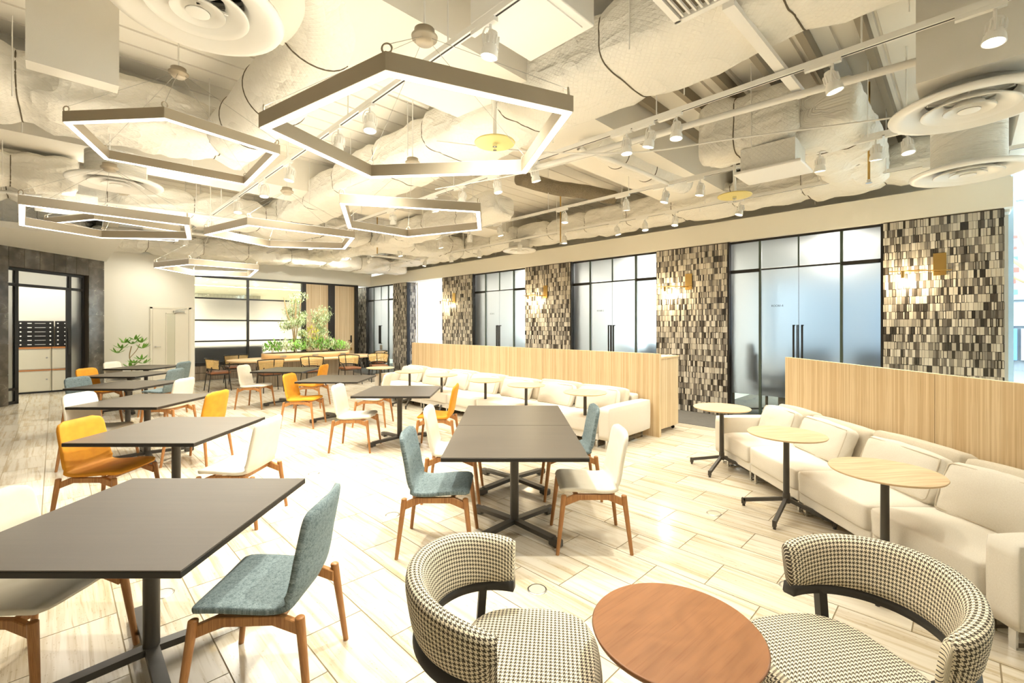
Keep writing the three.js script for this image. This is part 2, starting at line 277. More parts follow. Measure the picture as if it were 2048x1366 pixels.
// ---- frosted glass bays with double doors
const font = await new FontLoader().loadAsync('fonts/droid/droid_sans_regular.typeface.json');
const bays = [[0.83, 2.97], [4.31, 6.44], [7.86, 9.93], [14.22, 16.18]];
bays.forEach(([u0, u1], i) => {
  const g = structure(`window_${i + 1}`, ['frosted glass meeting room front nearest the street window', 'frosted glass meeting room front, second from the street window', 'frosted glass meeting room front, third from the street window', 'frosted glass double door front at the far end by the planter'][i], 'glass partition');
  const L = u1 - u0, f = [0, 0.235, 0.5, 0.765, 1].map(k => u0 + L * k), x = 8.5, T = 2.56, F = 0.42;
  mesh('frame', [span(x - 0.03, x + 0.03, 3.045, 3.08, -u0, -u1), span(x - 0.04, x + 0.04, 0, 3.08, -u0, -u0 - 0.035), span(x - 0.04, x + 0.04, 0, 3.08, -u1, -u1 + 0.035), span(x - 0.03, x + 0.03, T - 0.035, T + 0.02, -f[0], -f[1]), span(x - 0.03, x + 0.03, T - 0.035, T + 0.02, -f[3], -f[4]), span(x - 0.02, x + 0.02, T - 0.012, T + 0.012, -f[1], -f[3])], M.frame, g);
  for (const k of [1, 3]) mesh('mullion', span(x - 0.025, x + 0.025, 0, 3.08, -f[k] + 0.018, -f[k] - 0.018), M.mullion, g);
  mesh('mullion', span(x - 0.012, x + 0.012, T, 3.08, -f[2] + 0.012, -f[2] - 0.012), M.mullion, g);
  for (let k = 0; k < 4; k++) {
    const a = f[k] + (k === 2 ? 0.003 : 0.02), b = f[k + 1] - (k === 1 ? 0.003 : 0.02);
    mesh('pane', span(x - 0.004, x + 0.004, T + 0.02, 3.045, -a, -b), M.frost, g);
    if (k === 0 || k === 3) { mesh('pane', span(x - 0.004, x + 0.004, F, T - 0.035, -a, -b), M.frost, g); mesh('pane', span(x - 0.004, x + 0.004, 0.01, F, -a, -b), M.clear, g); }
    else {
      const door = mesh('door_leaf', span(x - 0.006, x + 0.006, F, T - 0.012, -a, -b), M.frost, g);
      mesh('pane', span(x - 0.006, x + 0.006, 0.015, F, -a, -b), M.clear, door);
      const s = k === 1 ? f[2] - 0.06 : f[2] + 0.06, hx = x - 0.06;
      mesh('handle', [span(hx - 0.012, hx + 0.012, 0.95, 1.62, -s - 0.012, -s + 0.012), span(hx - 0.012, hx + 0.012, 0.95, 1.62, -s - 0.05 + (k === 2 ? 0.1 : 0) - 0.006, -s - 0.05 + (k === 2 ? 0.1 : 0) + 0.006), span(hx - 0.012, x, 1.6, 1.62, -s - 0.012, -s + 0.012), span(hx - 0.012, x, 0.95, 0.97, -s - 0.012, -s + 0.012)], M.blackmetal, door);
    }
  }
  if (i < 3) { const s = new TextGeometry(['ROOM-4', 'ROOM-3', 'ROOM-2'][i], { font, size: 0.034, depth: 0.001, curveSegments: 3 }); s.rotateY(-PI / 2); s.translate(x - 0.0085, 1.92, -f[3] + 0.17); mesh('lettering', s, M.frame, g); }
  mesh('door_seal', span(x - 0.0065, x + 0.0065, 0.02, T - 0.012, -f[2] - 0.002, -f[2] + 0.002), M.frame, g);
  mesh('lock', span(x - 0.03, x + 0.03, 0.72, 0.9, -f[2] - 0.06, -f[2] + 0.06), M.bronze, g);
});
// ---- the rooms behind the glass, daylight at their far side
{
  const g = structure('wall_meeting_rooms', 'white inner walls of the meeting rooms', 'wall'), X = 12.2;
  mesh('ceiling_board', [span(8.55, X, 3.05, 3.15, 0.4, -10.95), span(8.55, X, 3.05, 3.15, -13.75, -17.5)], M.white, g);
  for (const u of [-0.35, 3.6, 7.15, 10.9, 13.8, 17.4]) mesh('partition', span(8.79, X, 0, 3.1, -u - 0.05, -u + 0.05), M.white, g);
  mesh('outer_wall', [span(X, X + 0.15, 0, 0.75, 0.4, -10.95), span(X, X + 0.15, 2.75, 3.1, 0.4, -10.95), span(X, X + 0.15, 0, 0.75, -13.75, -17.5), span(X, X + 0.15, 2.75, 3.1, -13.75, -17.5)], M.white, g);
  for (const [a, b] of [[-0.3, 3.55], [3.65, 7.1], [7.2, 10.85], [13.85, 17.35]]) {
    const w = structure(`window_room_${Math.round(a * 10 + 10)}`, 'outer window of a meeting room', 'window');
    mesh('frame', [span(X, X + 0.08, 0.75, 0.8, -a, -b), span(X, X + 0.08, 2.7, 2.75, -a, -b), span(X, X + 0.08, 0.75, 2.75, -a - 0.05, -a), span(X, X + 0.08, 0.75, 2.75, -b, -b + 0.05), span(X, X + 0.08, 0.75, 2.75, -(a + b) / 2 - 0.03, -(a + b) / 2 + 0.03)], M.whitemetal, w);
    mesh('pane', span(X + 0.04, X + 0.045, 0.8, 2.7, -a - 0.05, -b + 0.05), M.clear, w);
  }
}
// recessed window with a white blind between two pillars
{
  const g = structure('window_5', 'bright recessed window with white translucent blind', 'window');
  mesh('frame', [span(8.8, 8.86, 0, 3.08, -11.35, -11.42), span(8.8, 8.86, 0, 3.08, -13.28, -13.35), span(8.8, 8.86, 0, 0.06, -11.42, -13.28)], M.whitemetal, g);
  mesh('blind', span(8.83, 8.834, 0.06, 3.07, -11.42, -13.28), M.film, g);
  mesh('reveal', span(8.42, 8.86, 0, 3.08, -11.36, -11.34), M.white, g);
}
// street window at the near end of the long wall
{
  const g = structure('window_6', 'tall street window at the end of the tiled wall', 'window'), X = 9.1;
  mesh('frame', [span(X - 0.05, X + 0.05, 3.7, 3.8, 0.4, 5.2), span(X - 0.05, X + 0.05, 0, 0.12, 0.4, 5.2), ...[0.4, 1.6, 2.8, 4, 5.15].map(z => span(X - 0.05, X + 0.05, 0.12, 3.7, z, z + 0.06))], M.bluewindow, g);
  for (const z of [0.46, 1.66, 2.86, 4.06]) mesh('pane', span(X - 0.005, X + 0.005, 0.12, 3.7, z, z + 1.1), M.clear, g);
  mesh('header', span(8.75, 9.2, 3.8, 4.5, 0.42, 5.2), M.cream, g);
  mesh('sill', span(8.45, 9.2, 0, 0.62, 0.42, 5.2), M.white, g);
}
// ---- far end: plain wall with white door, glazed partition, wooden doors
{
  const w = structure('wall_back', 'cream wall at the far end holding the white door', 'wall');
  mesh('plain_wall', span(0.75, 2.74, 0, 3.43, -15.1, -15.76), M.cream, w);
  mesh('upper_wall', span(-1.2, 8.4, 3.07, 4.5, -15.76, -15.96), M.cream, w);
  mesh('ledge', span(0.75, 2.74, 3.43, 3.47, -15.08, -15.76), M.cream, w);
  const d = structure('door_1', 'white flush door with narrow glass slot and closer', 'door');
  mesh('door_frame', [span(1.76, 1.81, 0, 2.1, -15.07, -15.1), span(2.6, 2.65, 0, 2.1, -15.07, -15.1), span(1.76, 2.65, 2.06, 2.11, -15.07, -15.1)], M.doorwhite, d);
  const leaf = mesh('door_leaf', span(1.815, 2.595, 0.01, 2.055, -15.075, -15.1), M.doorwhite, d);
  mesh('slot_frame', [span(2.09, 2.11, 0.45, 1.95, -15.062, -15.076), span(2.29, 2.31, 0.45, 1.95, -15.062, -15.076), span(2.09, 2.31, 1.93, 1.95, -15.062, -15.076), span(2.09, 2.31, 0.45, 0.47, -15.062, -15.076)], M.doorwhite, leaf);
  mesh('glass_slot', span(2.11, 2.29, 0.47, 1.93, -15.07, -15.076), std(0xd9d6c2, 0.15), leaf);
  mesh('door_closer', [span(2.25, 2.5, 1.96, 2.01, -15.02, -15.075), bar(V(2.3, 2.02, -15.04), V(2.55, 2.08, -15.05), 0.015, 0.015)], M.steel, leaf);
  mesh('handle', [rod(V(1.87, 1.05, -15.02), V(1.98, 1.05, -15.02), 0.01), disc(0.022, 0.02, 0, 0, 0).rotateX(PI / 2).translate(1.87, 1.05, -15.06), rod(V(1.87, 1.05, -15.02), V(1.87, 1.05, -15.075), 0.008)], M.steel, leaf);
  const p = structure('window_7', 'black framed glass partition in front of a lit meeting room', 'glass partition'), Z = -15.75, xs = [2.74, 4.23, 5.87], ys = [0.46, 1.15, 1.77, 2.42, 3.04];
  mesh('frame', [span(2.74, 7.82, 3.02, 3.08, Z + 0.06, Z - 0.06), span(2.74, 6, 0.44, 0.53, Z + 0.09, Z - 0.06), ...[1.15, 1.77, 2.42].map(y => span(2.74, 5.9, y - 0.022, y + 0.022, Z + 0.03, Z - 0.03)), span(2.74, 2.79, 0.46, 3.04, Z + 0.05, Z - 0.05), span(4.2, 4.265, 0.46, 3.04, Z + 0.04, Z - 0.04), span(5.85, 5.98, 0, 3.06, Z + 0.07, Z - 0.07)], M.frame, p);
  for (let c = 0; c < 2; c++) for (let r = 0; r < 4; r++) mesh('pane', span(xs[c] + 0.05, xs[c + 1] - 0.02, ys[r] + 0.025, ys[r + 1] - 0.022, Z - 0.004, Z + 0.004), r === 3 ? M.clear : M.frost, p);
  for (let k = 0; k < 2; k++) mesh('base_board', span(2.72, 5.95, [0.02, 0.235][k], [0.225, 0.44][k], Z + 0.05 + 0.02 * k, Z - 0.05), M.brownbase, p);
  const wp = structure('door_2', 'tall grey oak panels and wooden door in black frame', 'door');
  mesh('door_frame', [span(6.74, 6.96, 0, 3.06, Z + 0.08, Z - 0.08), span(7.71, 7.83, 0, 3.08, Z + 0.08, Z - 0.5), span(5.98, 7.75, 0, 0.03, Z + 0.06, Z - 0.06)], M.frame, wp);
  mesh('oak_panel', span(5.98, 6.74, 0.03, 3.02, Z + 0.03, Z - 0.03), M.greyoak, wp);
  const wd = mesh('door_leaf', span(6.965, 7.705, 0.03, 3.02, Z + 0.02, Z - 0.03), M.greyoak, wp);
  mesh('handle', [rod(V(7.58, 1.08, Z + 0.07), V(7.46, 1.08, Z + 0.07), 0.01), span(7.56, 7.61, 1.0, 1.26, Z + 0.02, Z + 0.035), rod(V(7.58, 1.08, Z + 0.07), V(7.58, 1.08, Z), 0.009)], M.blackmetal, wd);
  mesh('lock', [span(7.56, 7.61, 0.72, 0.82, Z + 0.02, Z + 0.05)], M.brass, wd);
  const r = structure('wall_lit_room', 'cream walls of the lit room behind the black framed glass', 'wall');
  mesh('rear_wall', span(2.4, 7.9, 0, 3.1, -20, -20.15), M.cream, r); mesh('side_wall', [span(2.4, 2.55, 0, 3.1, -15.8, -20), span(7.85, 8, 0, 3.1, -16.3, -20)], M.cream, r);
  mesh('room_ceiling', span(2.4, 8, 3.12, 3.25, -15.8, -20), M.white, r); mesh('room_floor', span(2.4, 8.4, -0.12, -0.001, -15.8, -20), M.carpet, r);
  const end = structure('wall_far_passage', 'end wall of the passage beside the wooden door', 'wall'); mesh('end_wall', span(7.8, 8.8, 0, 4.5, -17.5, -17.65), M.cream, end);
}
// ---- left: dark marble wall (square to the dining tables) with glazed opening
{
  const g = structure('wall_marble', 'dark grey marble clad wall around the locker room opening', 'wall');
  g.rotation.y = TURN; const A = -10.05, loc = (d0, d1, y0, y1, th = 0.3, off = 0) => span(A - th, A + off, y0, y1, -d0, -d1);
  mesh('core', [loc(0, 9.12, 0, 3.44, 0.3, -0.02), loc(10.86, 11.26, 0, 3.44, 0.3, -0.02), loc(9.1, 10.88, 2.8, 3.44, 0.3, -0.02)], M.tileback, g);
  const slab = (d0, d1, y0, y1, k) => mesh('marble_slab', loc(d0 + 0.003, d1 - 0.003, y0 + 0.003, y1 - 0.003, 0.02, 0), M.marble[k % 3], g);
  const top = [9.12, 9.42, 9.73, 10.03, 10.3, 10.55, 10.86];
  for (let i = 0; i < 6; i++) slab(top[i], top[i + 1], 2.8, 3.45, i * 2 + 1);
  const ys = [0, 0.62, 1.24, 1.86, 2.48, 3.0, 3.45];
  for (let i = 0; i < 6; i++) { slab(10.86, 11.27, ys[i], ys[i + 1], i); slab(8.5, 9.12, ys[i], ys[i + 1], i + 1); slab(7.6, 8.5, ys[i], ys[i + 1], i + 2); slab(6.5, 7.6, ys[i], ys[i + 1], i); }
  mesh('marble_facing', loc(0, 6.5, 0, 3.45, 0.02, 0), M.marble[0], g);
  mesh('bulkhead', loc(0, 11.3, 3.45, 4.5, 0.3, 0.002), M.cream, g);
  const w = structure('window_8', 'black framed glazed opening to the locker room', 'glass partition'); w.rotation.y = TURN;
  const fr = (d0, d1, y0, y1) => span(A - 0.16, A - 0.1, y0, y1, -d0, -d1);
  mesh('frame', [fr(9.12, 9.16, 0, 2.8), fr(9.33, 9.4, 0, 2.8), fr(10.47, 10.53, 0, 2.8), fr(10.8, 10.86, 0, 2.8), fr(9.12, 10.86, 2.74, 2.8), fr(9.12, 10.86, 2.42, 2.48), fr(9.12, 9.4, 0.28, 0.33), fr(9.12, 9.4, 0, 0.06), fr(10.5, 10.86, 0, 0.06)], M.frame, w);
  for (const [a, b, c, e] of [[9.16, 9.33, 0.33, 2.42], [9.16, 9.33, 0.06, 0.28], [10.53, 10.8, 0.06, 2.42], [9.16, 9.33, 2.48, 2.74], [9.4, 10.47, 2.48, 2.74], [10.53, 10.8, 2.48, 2.74]]) mesh('pane', span(A - 0.135, A - 0.127, c, e, -a, -b), M.frost, w);
  mesh('handle', span(A - 0.09, A - 0.05, 0.95, 1.55, -10.44, -10.47), M.blackmetal, w);
  mesh('door_edge', span(A - 0.14, A - 0.1, 0.05, 2.42, -10.43, -10.48), M.frame, w);
  const c = structure('wall_locker_room', 'cream walls of the locker room behind the marble wall', 'wall');
  mesh('rear_wall', span(-4.5, 0.86, 0, 3.2, -16.12, -16.3), M.cream, c); mesh('side_wall', [span(0.76, 0.9, 0, 3.2, -15.2, -16.2), span(-4.6, -4.45, 0, 3.2, -12, -16.2)], M.cream, c);
  mesh('room_ceiling', span(-5.5, 0.9, 3.2, 3.3, -11, -16.3), M.white, c); mesh('room_floor', span(-5.6, 0.9, -0.12, -0.0028, -11.4, -16.3), M.grout, c);
}
// ---- walls behind the camera
{
  const w = structure('wall_left', 'cream side wall behind the camera', 'wall'); mesh('plain_wall', span(-7.3, -7.1, 0, 4.5, -7.2, 5.2), M.cream, w);
  const n = structure('wall_near', 'cream wall behind the camera', 'wall'); mesh('plain_wall', span(-7.3, 9.2, 0, 4.5, 5.2, 5.4), M.cream, n);
}
// ================================================================ CEILING
const DECK = 4.32;
{
  const c = structure('ceiling', 'white painted corrugated deck of the exposed ceiling', 'ceiling');
  mesh('deck', span(-10, 9.2, DECK, DECK + 0.15, -17.7, 5.4), M.deck, c);
  const g = (() => { const s = new THREE.Shape([[-0.142, 0], [-0.134, -0.03], [0.134, -0.03], [0.142, 0]].map(p => new THREE.Vector2(...p))); const e = new THREE.ExtrudeGeometry(s, { depth: 18.9, bevelEnabled: false }); e.rotateY(PI / 2); e.translate(-10, 0, 0); return metres(e); })();
  for (let u = -5; u < 17.5; u += 0.3) { const m = mesh('deck_rib', g, M.deck, c); m.position.set(0, DECK + 0.001, -u); }
  let i = 0;
  for (const [u0, u1, y] of [[-1.3, -0.4, 3.8], [2.72, 3.7, 3.75], [7.6, 8.4, 3.8], [11.6, 12.4, 3.8]]) mesh('beam', span(-7.1, 8.75, y, DECK, -u0, -u1), M.beam, c);
  mesh('beam', span(-0.15, 0.36, 3.5, DECK, -4.74, -4.9), M.beam, c);
  mesh('beam', span(4.2, 5.05, 3.27, DECK, 0.6, -0.24), M.beam, c);
  mesh('beam', span(0.7, 0.95, 3.7, DECK, -8.4, -15.2), M.beam, c);
  mesh('purlin', [0, 1, 2, 3, 4, 5, 6].map(k => span(3.8, 8.7, DECK - 0.16, DECK - 0.03, -0.6 - k * 0.4, -0.66 - k * 0.4)), M.darkbeam, c);
}
// insulated ducts: wrinkled cloth over a rectangular core, tied with cord
function duct(label, from, to, w, h, amp = 0.03, ties = 1.1) {
  const dir = to.clone().sub(from), len = dir.length(); dir.normalize(); const up = V(0, 1, 0), side = V().crossVectors(up, dir).normalize();
  const n = 64, steps = Math.max(8, Math.ceil(len / 0.075)), s0 = Math.floor(rnd() * 1000), rings = [], per = 2 * (w + h);
  for (let i = 0; i <= steps; i++) {
    const l = len * i / steps, c = from.clone().addScaledVector(dir, l), ring = [], tie = ties ? Math.pow(Math.abs(Math.cos(PI * l / ties)), 40) : 0;
    for (let j = 0; j < n; j++) {
      const a = 2 * PI * j / n, ca = Math.cos(a), sa = Math.sin(a), k = Math.pow(Math.abs(ca), 5) + Math.pow(Math.abs(sa), 5), r = 1 / Math.pow(k, 1 / 5);
      const e = (i === 0 || i === steps) ? 0.93 : 1, fx = j / n, fy = l / 4;
      const c1 = Math.abs(vnoise(fx * 10 + fy * 6, fy * 11 + fx * 3, 1024, 1024, s0) - 0.5) * 2, c2 = Math.abs(vnoise(fx * 22 - fy * 9 + 99, fy * 20, 1024, 1024, s0 + 3) - 0.5) * 2, soft = vnoise(fx * 6, fy * 5, 6, 512, s0 + 1) - 0.5;
      const disp = amp * (1.7 * soft + 0.9 * (1 - Math.pow(c1, 0.6)) * 0.8 - 0.5 * (1 - Math.pow(c2, 0.5))) - tie * amp * 1.2;
      const X = (w / 2 + disp) * r * ca * e, Y = (h / 2 + disp) * r * sa * e;
      ring.push(c.clone().addScaledVector(side, X).addScaledVector(up, Y));
    }
    rings.push(ring);
  }
  const mid = from.clone().add(to).multiplyScalar(0.5), t = thing('insulated_duct', label, 'duct', mid);
  for (const r of rings) for (const p of r) p.sub(mid);
  mesh('insulation', loft(rings, (i, j) => [per * j / n, len * i / steps]), M.duct, t);
  for (let l = 0.4; l < len; l += 1.45) for (const s of [-1, 1]) { const q = from.clone().addScaledVector(dir, l).addScaledVector(side, s * (w / 2 + 0.03)).sub(mid); mesh('hanger_rod', rod(V(q.x, -h / 2 - 0.02, q.z), V(q.x, DECK - mid.y, q.z), 0.005, 0.005, 5), M.whitemetal, t); }
  if (ties) for (let l = ties; l < len - 0.2; l += ties) { const i = Math.round(l / len * steps), r = rings[i]; mesh('tie_cord', new THREE.TubeGeometry(new THREE.CatmullRomCurve3(r.filter((_, q) => q % 2 === 0).map(p => p.clone().addScaledVector(V(0, -1, 0), 0.003)), true), 60, 0.006, 5, true), M.seam, t); }
  return t;
}
duct('long flat insulated duct crossing above the big pentagon pendant', V(3.36, 3.83, 1.6), V(3.36, 3.83, -12), 0.84, 0.46, 0.03, 1.2);
duct('crumpled insulated duct at upper left above the second pendant', V(-5, 3.86, -6.45), V(1.7, 3.86, -6.3), 0.95, 0.5, 0.06, 1.6);
duct('insulated duct running beside the cream soffit above the tiled pillars', V(7.95, 3.72, 0.2), V(7.95, 3.72, -16), 0.75, 0.42, 0.05, 0.95);
duct('short insulated duct under the round diffuser by the street window', V(5.2, 3.72, -1.0), V(7.6, 3.72, -1.0), 0.6, 0.52, 0.05, 0.8);
duct('boxy insulated duct drop above the white ceiling register', V(5.35, 3.74, -1.15), V(5.35, 3.74, -2.1), 0.55, 0.62, 0.05, 0.55);
duct('cross duct wrapped in creased insulation above the smallest middle pendant', V(-1.6, 3.66, -9.7), V(7.6, 3.66, -9.7), 0.85, 0.5, 0.06, 1.1);
duct('far cross duct with creased wrapping before the glazed partition', V(0.5, 3.5, -13.2), V(8.1, 3.5, -13.2), 0.8, 0.45, 0.05, 1.0);
duct('insulated duct running lengthwise above the far round tables', V(5.25, 3.58, -5.4), V(5.25, 3.58, -13), 0.6, 0.4, 0.05, 1.0);
duct('slim wrapped duct along the marble wall side', V(-3.2, 3.62, -9.6), V(0.4, 3.62, -13.2), 0.6, 0.42, 0.06, 1.0);
duct('wrapped duct at far left above the low pendants', V(-5.2, 3.55, -8.1), V(0.2, 3.55, -8.4), 0.55, 0.4, 0.06, 1.2);
duct('wide wrapped duct over the camera side of the lounge', V(1.0, 3.98, 2.2), V(6.8, 3.98, 2.2), 1.0, 0.45, 0.04, 1.3);
// round netted duct that feeds the big diffuser
function roundDuct(label, pts, r, ties = []) {
  const curve = new THREE.CatmullRomCurve3(pts), N = 46, n = 28, f = curve.computeFrenetFrames(N, false), rings = [], s0 = Math.floor(rnd() * 999);
  for (let i = 0; i <= N; i++) { const c = curve.getPointAt(i / N), ring = []; for (let j = 0; j < n; j++) { const a = -2 * PI * j / n, q = r * (1 + 0.08 * (vnoise(j / n * 7, i / N * 12, 7, 64, s0) - 0.5)); ring.push(c.clone().addScaledVector(f.normals[i], q * Math.cos(a)).addScaledVector(f.binormals[i], q * Math.sin(a))); } rings.push(ring); }
  const t = thing('round_duct', label, 'duct'), len = curve.getLength(); mesh('insulation', loft(rings, (i, j) => [2 * PI * r * j / n, len * i / N]), M.duct, t);
  for (const k of ties) mesh('tie_cord', new THREE.TubeGeometry(new THREE.CatmullRomCurve3(rings[Math.round(k * N)], true), 40, 0.007, 5, true), M.seam, t);
  return t;
}
roundDuct('fat round netted duct bending down to the left duct', [V(0.75, 4.02, -2.3), V(1.1, 4.02, -2.75), V(1.42, 3.98, -3.3), V(1.5, 3.85, -4.2), V(1.46, 3.76, -5.9)], 0.29, [0.42, 0.68, 0.86]);
roundDuct('round wrapped pipe duct beyond the register on the right', [V(4.3, 3.75, -3.0), V(5.0, 3.75, -3.1), V(5.9, 3.75, -3.1), V(6.7, 3.75, -3.0)], 0.16, [0.3, 0.6]);
roundDuct('dark sprayed wool pipe in the ceiling gap', [V(5.2, 3.95, -5.0), V(5.9, 3.93, -4.9), V(6.6, 3.95, -4.7), V(7.3, 3.98, -4.6)], 0.12).children[0].material = M.wool;
// round ceiling diffusers
function diffuser(label, x, y, u, r, top) {
  const t = thing('ceiling_diffuser', label, 'diffuser', V(x, y, -u));
  mesh('outer_cone', lathe([[r * 0.52, 0.1], [r * 0.6, 0.05], [r * 0.78, 0.02], [r * 0.88, -0.005], [r * 0.98, 0.005], [r, 0.02], [r * 0.985, 0.035], [r * 0.9, 0.03], [r * 0.8, 0.05], [r * 0.62, 0.09], [r * 0.55, 0.11]], 56), M.whitemetal, t);
  mesh('middle_cone', lathe([[r * 0.3, 0.075], [r * 0.36, 0.045], [r * 0.5, 0.012], [r * 0.57, -0.002], [r * 0.585, 0.008], [r * 0.5, 0.03], [r * 0.36, 0.065], [r * 0.31, 0.085]], 48), M.whitemetal, t);
  mesh('inner_cone', lathe([[0.001, 0.055], [r * 0.16, 0.05], [r * 0.2, 0.02], [r * 0.3, -0.004], [r * 0.31, 0.006], [r * 0.2, 0.035], [r * 0.17, 0.06], [0.001, 0.065]], 40), M.whitemetal, t);
  mesh('centre_disc', lathe([[0.001, -0.006], [r * 0.13, -0.006], [r * 0.14, 0.002], [0.001, 0.004]], 32), M.whitemetal, t);
  mesh('spider', [0, 1, 2].map(k => box(r * 1.1, 0.012, 0.012, 0, 0.06, 0).rotateY(k * PI / 3)), M.whitemetal, t);
  mesh('neck', [new THREE.CylinderGeometry(r * 0.62, r * 0.62, top - y - 0.09, 40, 1, true).translate(0, (top - y + 0.09) / 2, 0)], M.duct, t);
  mesh('throat', disc(r * 0.6, 0.01, 0, 0.25, 0), M.black, t);
}
diffuser('big round white diffuser cut by the top edge at left', 0.587, 3.42, 3.15, 0.45, 3.85);
diffuser('big round white diffuser at upper right under white box', 4.62, 3.14, -0.02, 0.45, 3.28);
diffuser('round white diffuser above the pillar nearest the street window', 6.5, 3.12, -0.02, 0.45, 3.6);
diffuser('round white diffuser behind the second pentagon pendant', 0.51, 3.26, 7.06, 0.45, 3.6);
diffuser('small round diffuser near the soffit above the third glass bay', 7.5, 3.3, 7.2, 0.38, 3.55);
diffuser('round diffuser half hidden by the low pendants at left', -2.3, 3.35, 8.9, 0.45, 3.6);
// registers, units and grilles
{
  const r = thing('ceiling_register', 'flat white rectangular register hanging beside the yellow sprinkler disc', 'register', V(5.3, 3.2, -1.42)); r.rotation.y = 0;
  mesh('panel', rbox(0.5, 0.03, 0.62, 0.01, 0, 0, 0), M.whitelac, r); mesh('collar', box(0.4, 0.24, 0.5, 0, 0.13, 0), M.duct, r);
  const b = thing('air_handler', 'white boxed air unit at the top edge beside the duct', 'air unit', V(2.34, 3.68, -2.12)); mesh('casing', rbox(0.62, 0.3, 0.6, 0.01, 0, 0.15, 0), M.whitelac, b); mesh('hanger', [[-0.28, -0.27], [0.28, -0.27], [-0.28, 0.27], [0.28, 0.27]].map(([x, z]) => rod(V(x, 0.3, z), V(x, 0.63, z), 0.006)), M.whitemetal, b); mesh('service_panel', box(0.5, 0.01, 0.48, 0, -0.005, 0), M.whitelac, b);
  const v = thing('air_grille', 'white slotted grille at the top edge above the duct', 'grille', V(2.58, 3.56, -1.1));
  mesh('grille_frame', [box(0.5, 0.03, 0.04, 0, 0, 0.2), box(0.5, 0.03, 0.04, 0, 0, -0.2), box(0.04, 0.03, 0.44, 0.25, 0, 0), box(0.04, 0.03, 0.44, -0.25, 0, 0)], M.whitemetal, v);
  for (let k = 0; k < 9; k++) mesh('slat', box(0.46, 0.02, 0.012, 0, 0.004, -0.16 + k * 0.04).rotateX(0), M.whitemetal, v); mesh('backing', box(0.48, 0.006, 0.42, 0, 0.03, 0), M.darkbeam, v);
  const a = thing('ceiling_register', 'white rectangular register behind the low pendants at left', 'register', V(0.15, 3.2, -8.8)); mesh('panel', rbox(0.7, 0.03, 0.5, 0.01, 0, 0, 0), M.whitelac, a); mesh('collar', box(0.55, 0.2, 0.4, 0, 0.11, 0), M.duct, a);
  const s = thing('smoke_screen_beam', 'flat white batten running down across the flat duct', 'batten'); mesh('batten', bar(V(2.9, 3.56, -1.02), V(4.5, 3.56, -0.98), 0.07, 0.04), M.whitelac, s);
}
// sprinklers with yellow shields
for (const [x, y, u, top, label] of [[2.9, 3.3, 3.1, 3.74, 'yellow sprinkler shield disc inside the big pentagon pendant'], [5.75, 3.15, 1.95, 3.7, 'yellow sprinkler shield disc below the white register']]) {
  const t = thing('sprinkler', label, 'sprinkler', V(x, y, -u)); mesh('shield', lathe([[0.001, 0], [0.185, 0], [0.19, 0.008], [0.185, 0.016], [0.001, 0.02]], 40), M.yellowdisc, t);
  mesh('pipe', rod(V(0, 0.01, 0), V(0, top - y, 0), 0.018), M.whitemetal, t); mesh('head', [disc(0.022, 0.03, 0, -0.015, 0, 16), rod(V(0, -0.03, 0), V(0, -0.06, 0), 0.006), disc(0.018, 0.004, 0, -0.06, 0, 16)], M.chrome, t);
}
for (const [x, y, u, label] of [[6.35, 3.2, 0.75, 'small brass sprinkler head above the near glass bay'], [7.0, 3.22, 5.6, 'small sprinkler head above the second glass bay'], [5.1, 3.2, 9.3, 'small sprinkler head above the far round tables']]) {
  const t = thing('fire_sprinkler', label, 'sprinkler', V(x, y, -u)); mesh('pipe', rod(V(0, 0, 0), V(0, DECK - y, 0), 0.012), M.brass, t); mesh('deflector', [disc(0.03, 0.006, 0, -0.02, 0, 20), disc(0.018, 0.03, 0, 0, 0, 16)], M.chrome, t);
}
// pipes and conduits
function pipe(label, pts, r, mat = M.whitemetal) { const t = thing('ceiling_pipe', label, 'pipe'); mesh('pipe_run', tube(pts, r, 40, 10), mat, t); return t; }
pipe('white pipe crossing under the deck at upper left', [V(-2.5, 4.1, -4.3), V(0, 4.1, -4.3), V(3, 4.1, -4.32)], 0.03);
pipe('white pipe crossing in front of the right white box', [V(3.9, 3.42, -3.6), V(4.3, 3.5, -1.2), V(4.5, 3.52, 0.6)], 0.03);
pipe('white pipe stub hanging in the open bay at right', [V(4.2, 3.62, -3.1), V(5.2, 3.55, -2.9), V(5.9, 3.5, -2.8)], 0.028);
pipe('white cable bundle sagging between the spotlights on the right', [V(2.6, 3.38, -3.6), V(3.4, 3.33, -3.0), V(4.2, 3.36, -2.3), V(4.6, 3.4, -1.6), V(5.2, 3.42, -0.4)], 0.008);
pipe('white cable drooping near the lamp over the double table', [V(3.3, 3.28, -4.6), V(3.7, 3.3, -3.4), V(4.1, 3.42, -2.5), V(4.3, 3.5, -1.9)], 0.006);
pipe('thin white pipe behind the second pentagon pendant', [V(-3.5, 3.45, -10.2), V(0.2, 3.45, -9.2), V(2.6, 3.45, -8.9)], 0.022);
pipe('bare metal flexible pipe above the white door', [V(2.2, 3.55, -14.2), V(3.2, 3.58, -13.9), V(4.4, 3.55, -13.9)], 0.1, M.steel);
pipe('white pipe across the far end of the ceiling', [V(1.2, 3.5, -11.2), V(4.5, 3.5, -11.2), V(7.5, 3.5, -11.2)], 0.03);
pipe('dark cable loop above the white door', [V(1.6, 3.7, -13.8), V(1.9, 3.45, -13.8), V(2.4, 3.42, -13.8), V(2.9, 3.75, -13.8)], 0.008, M.seam);
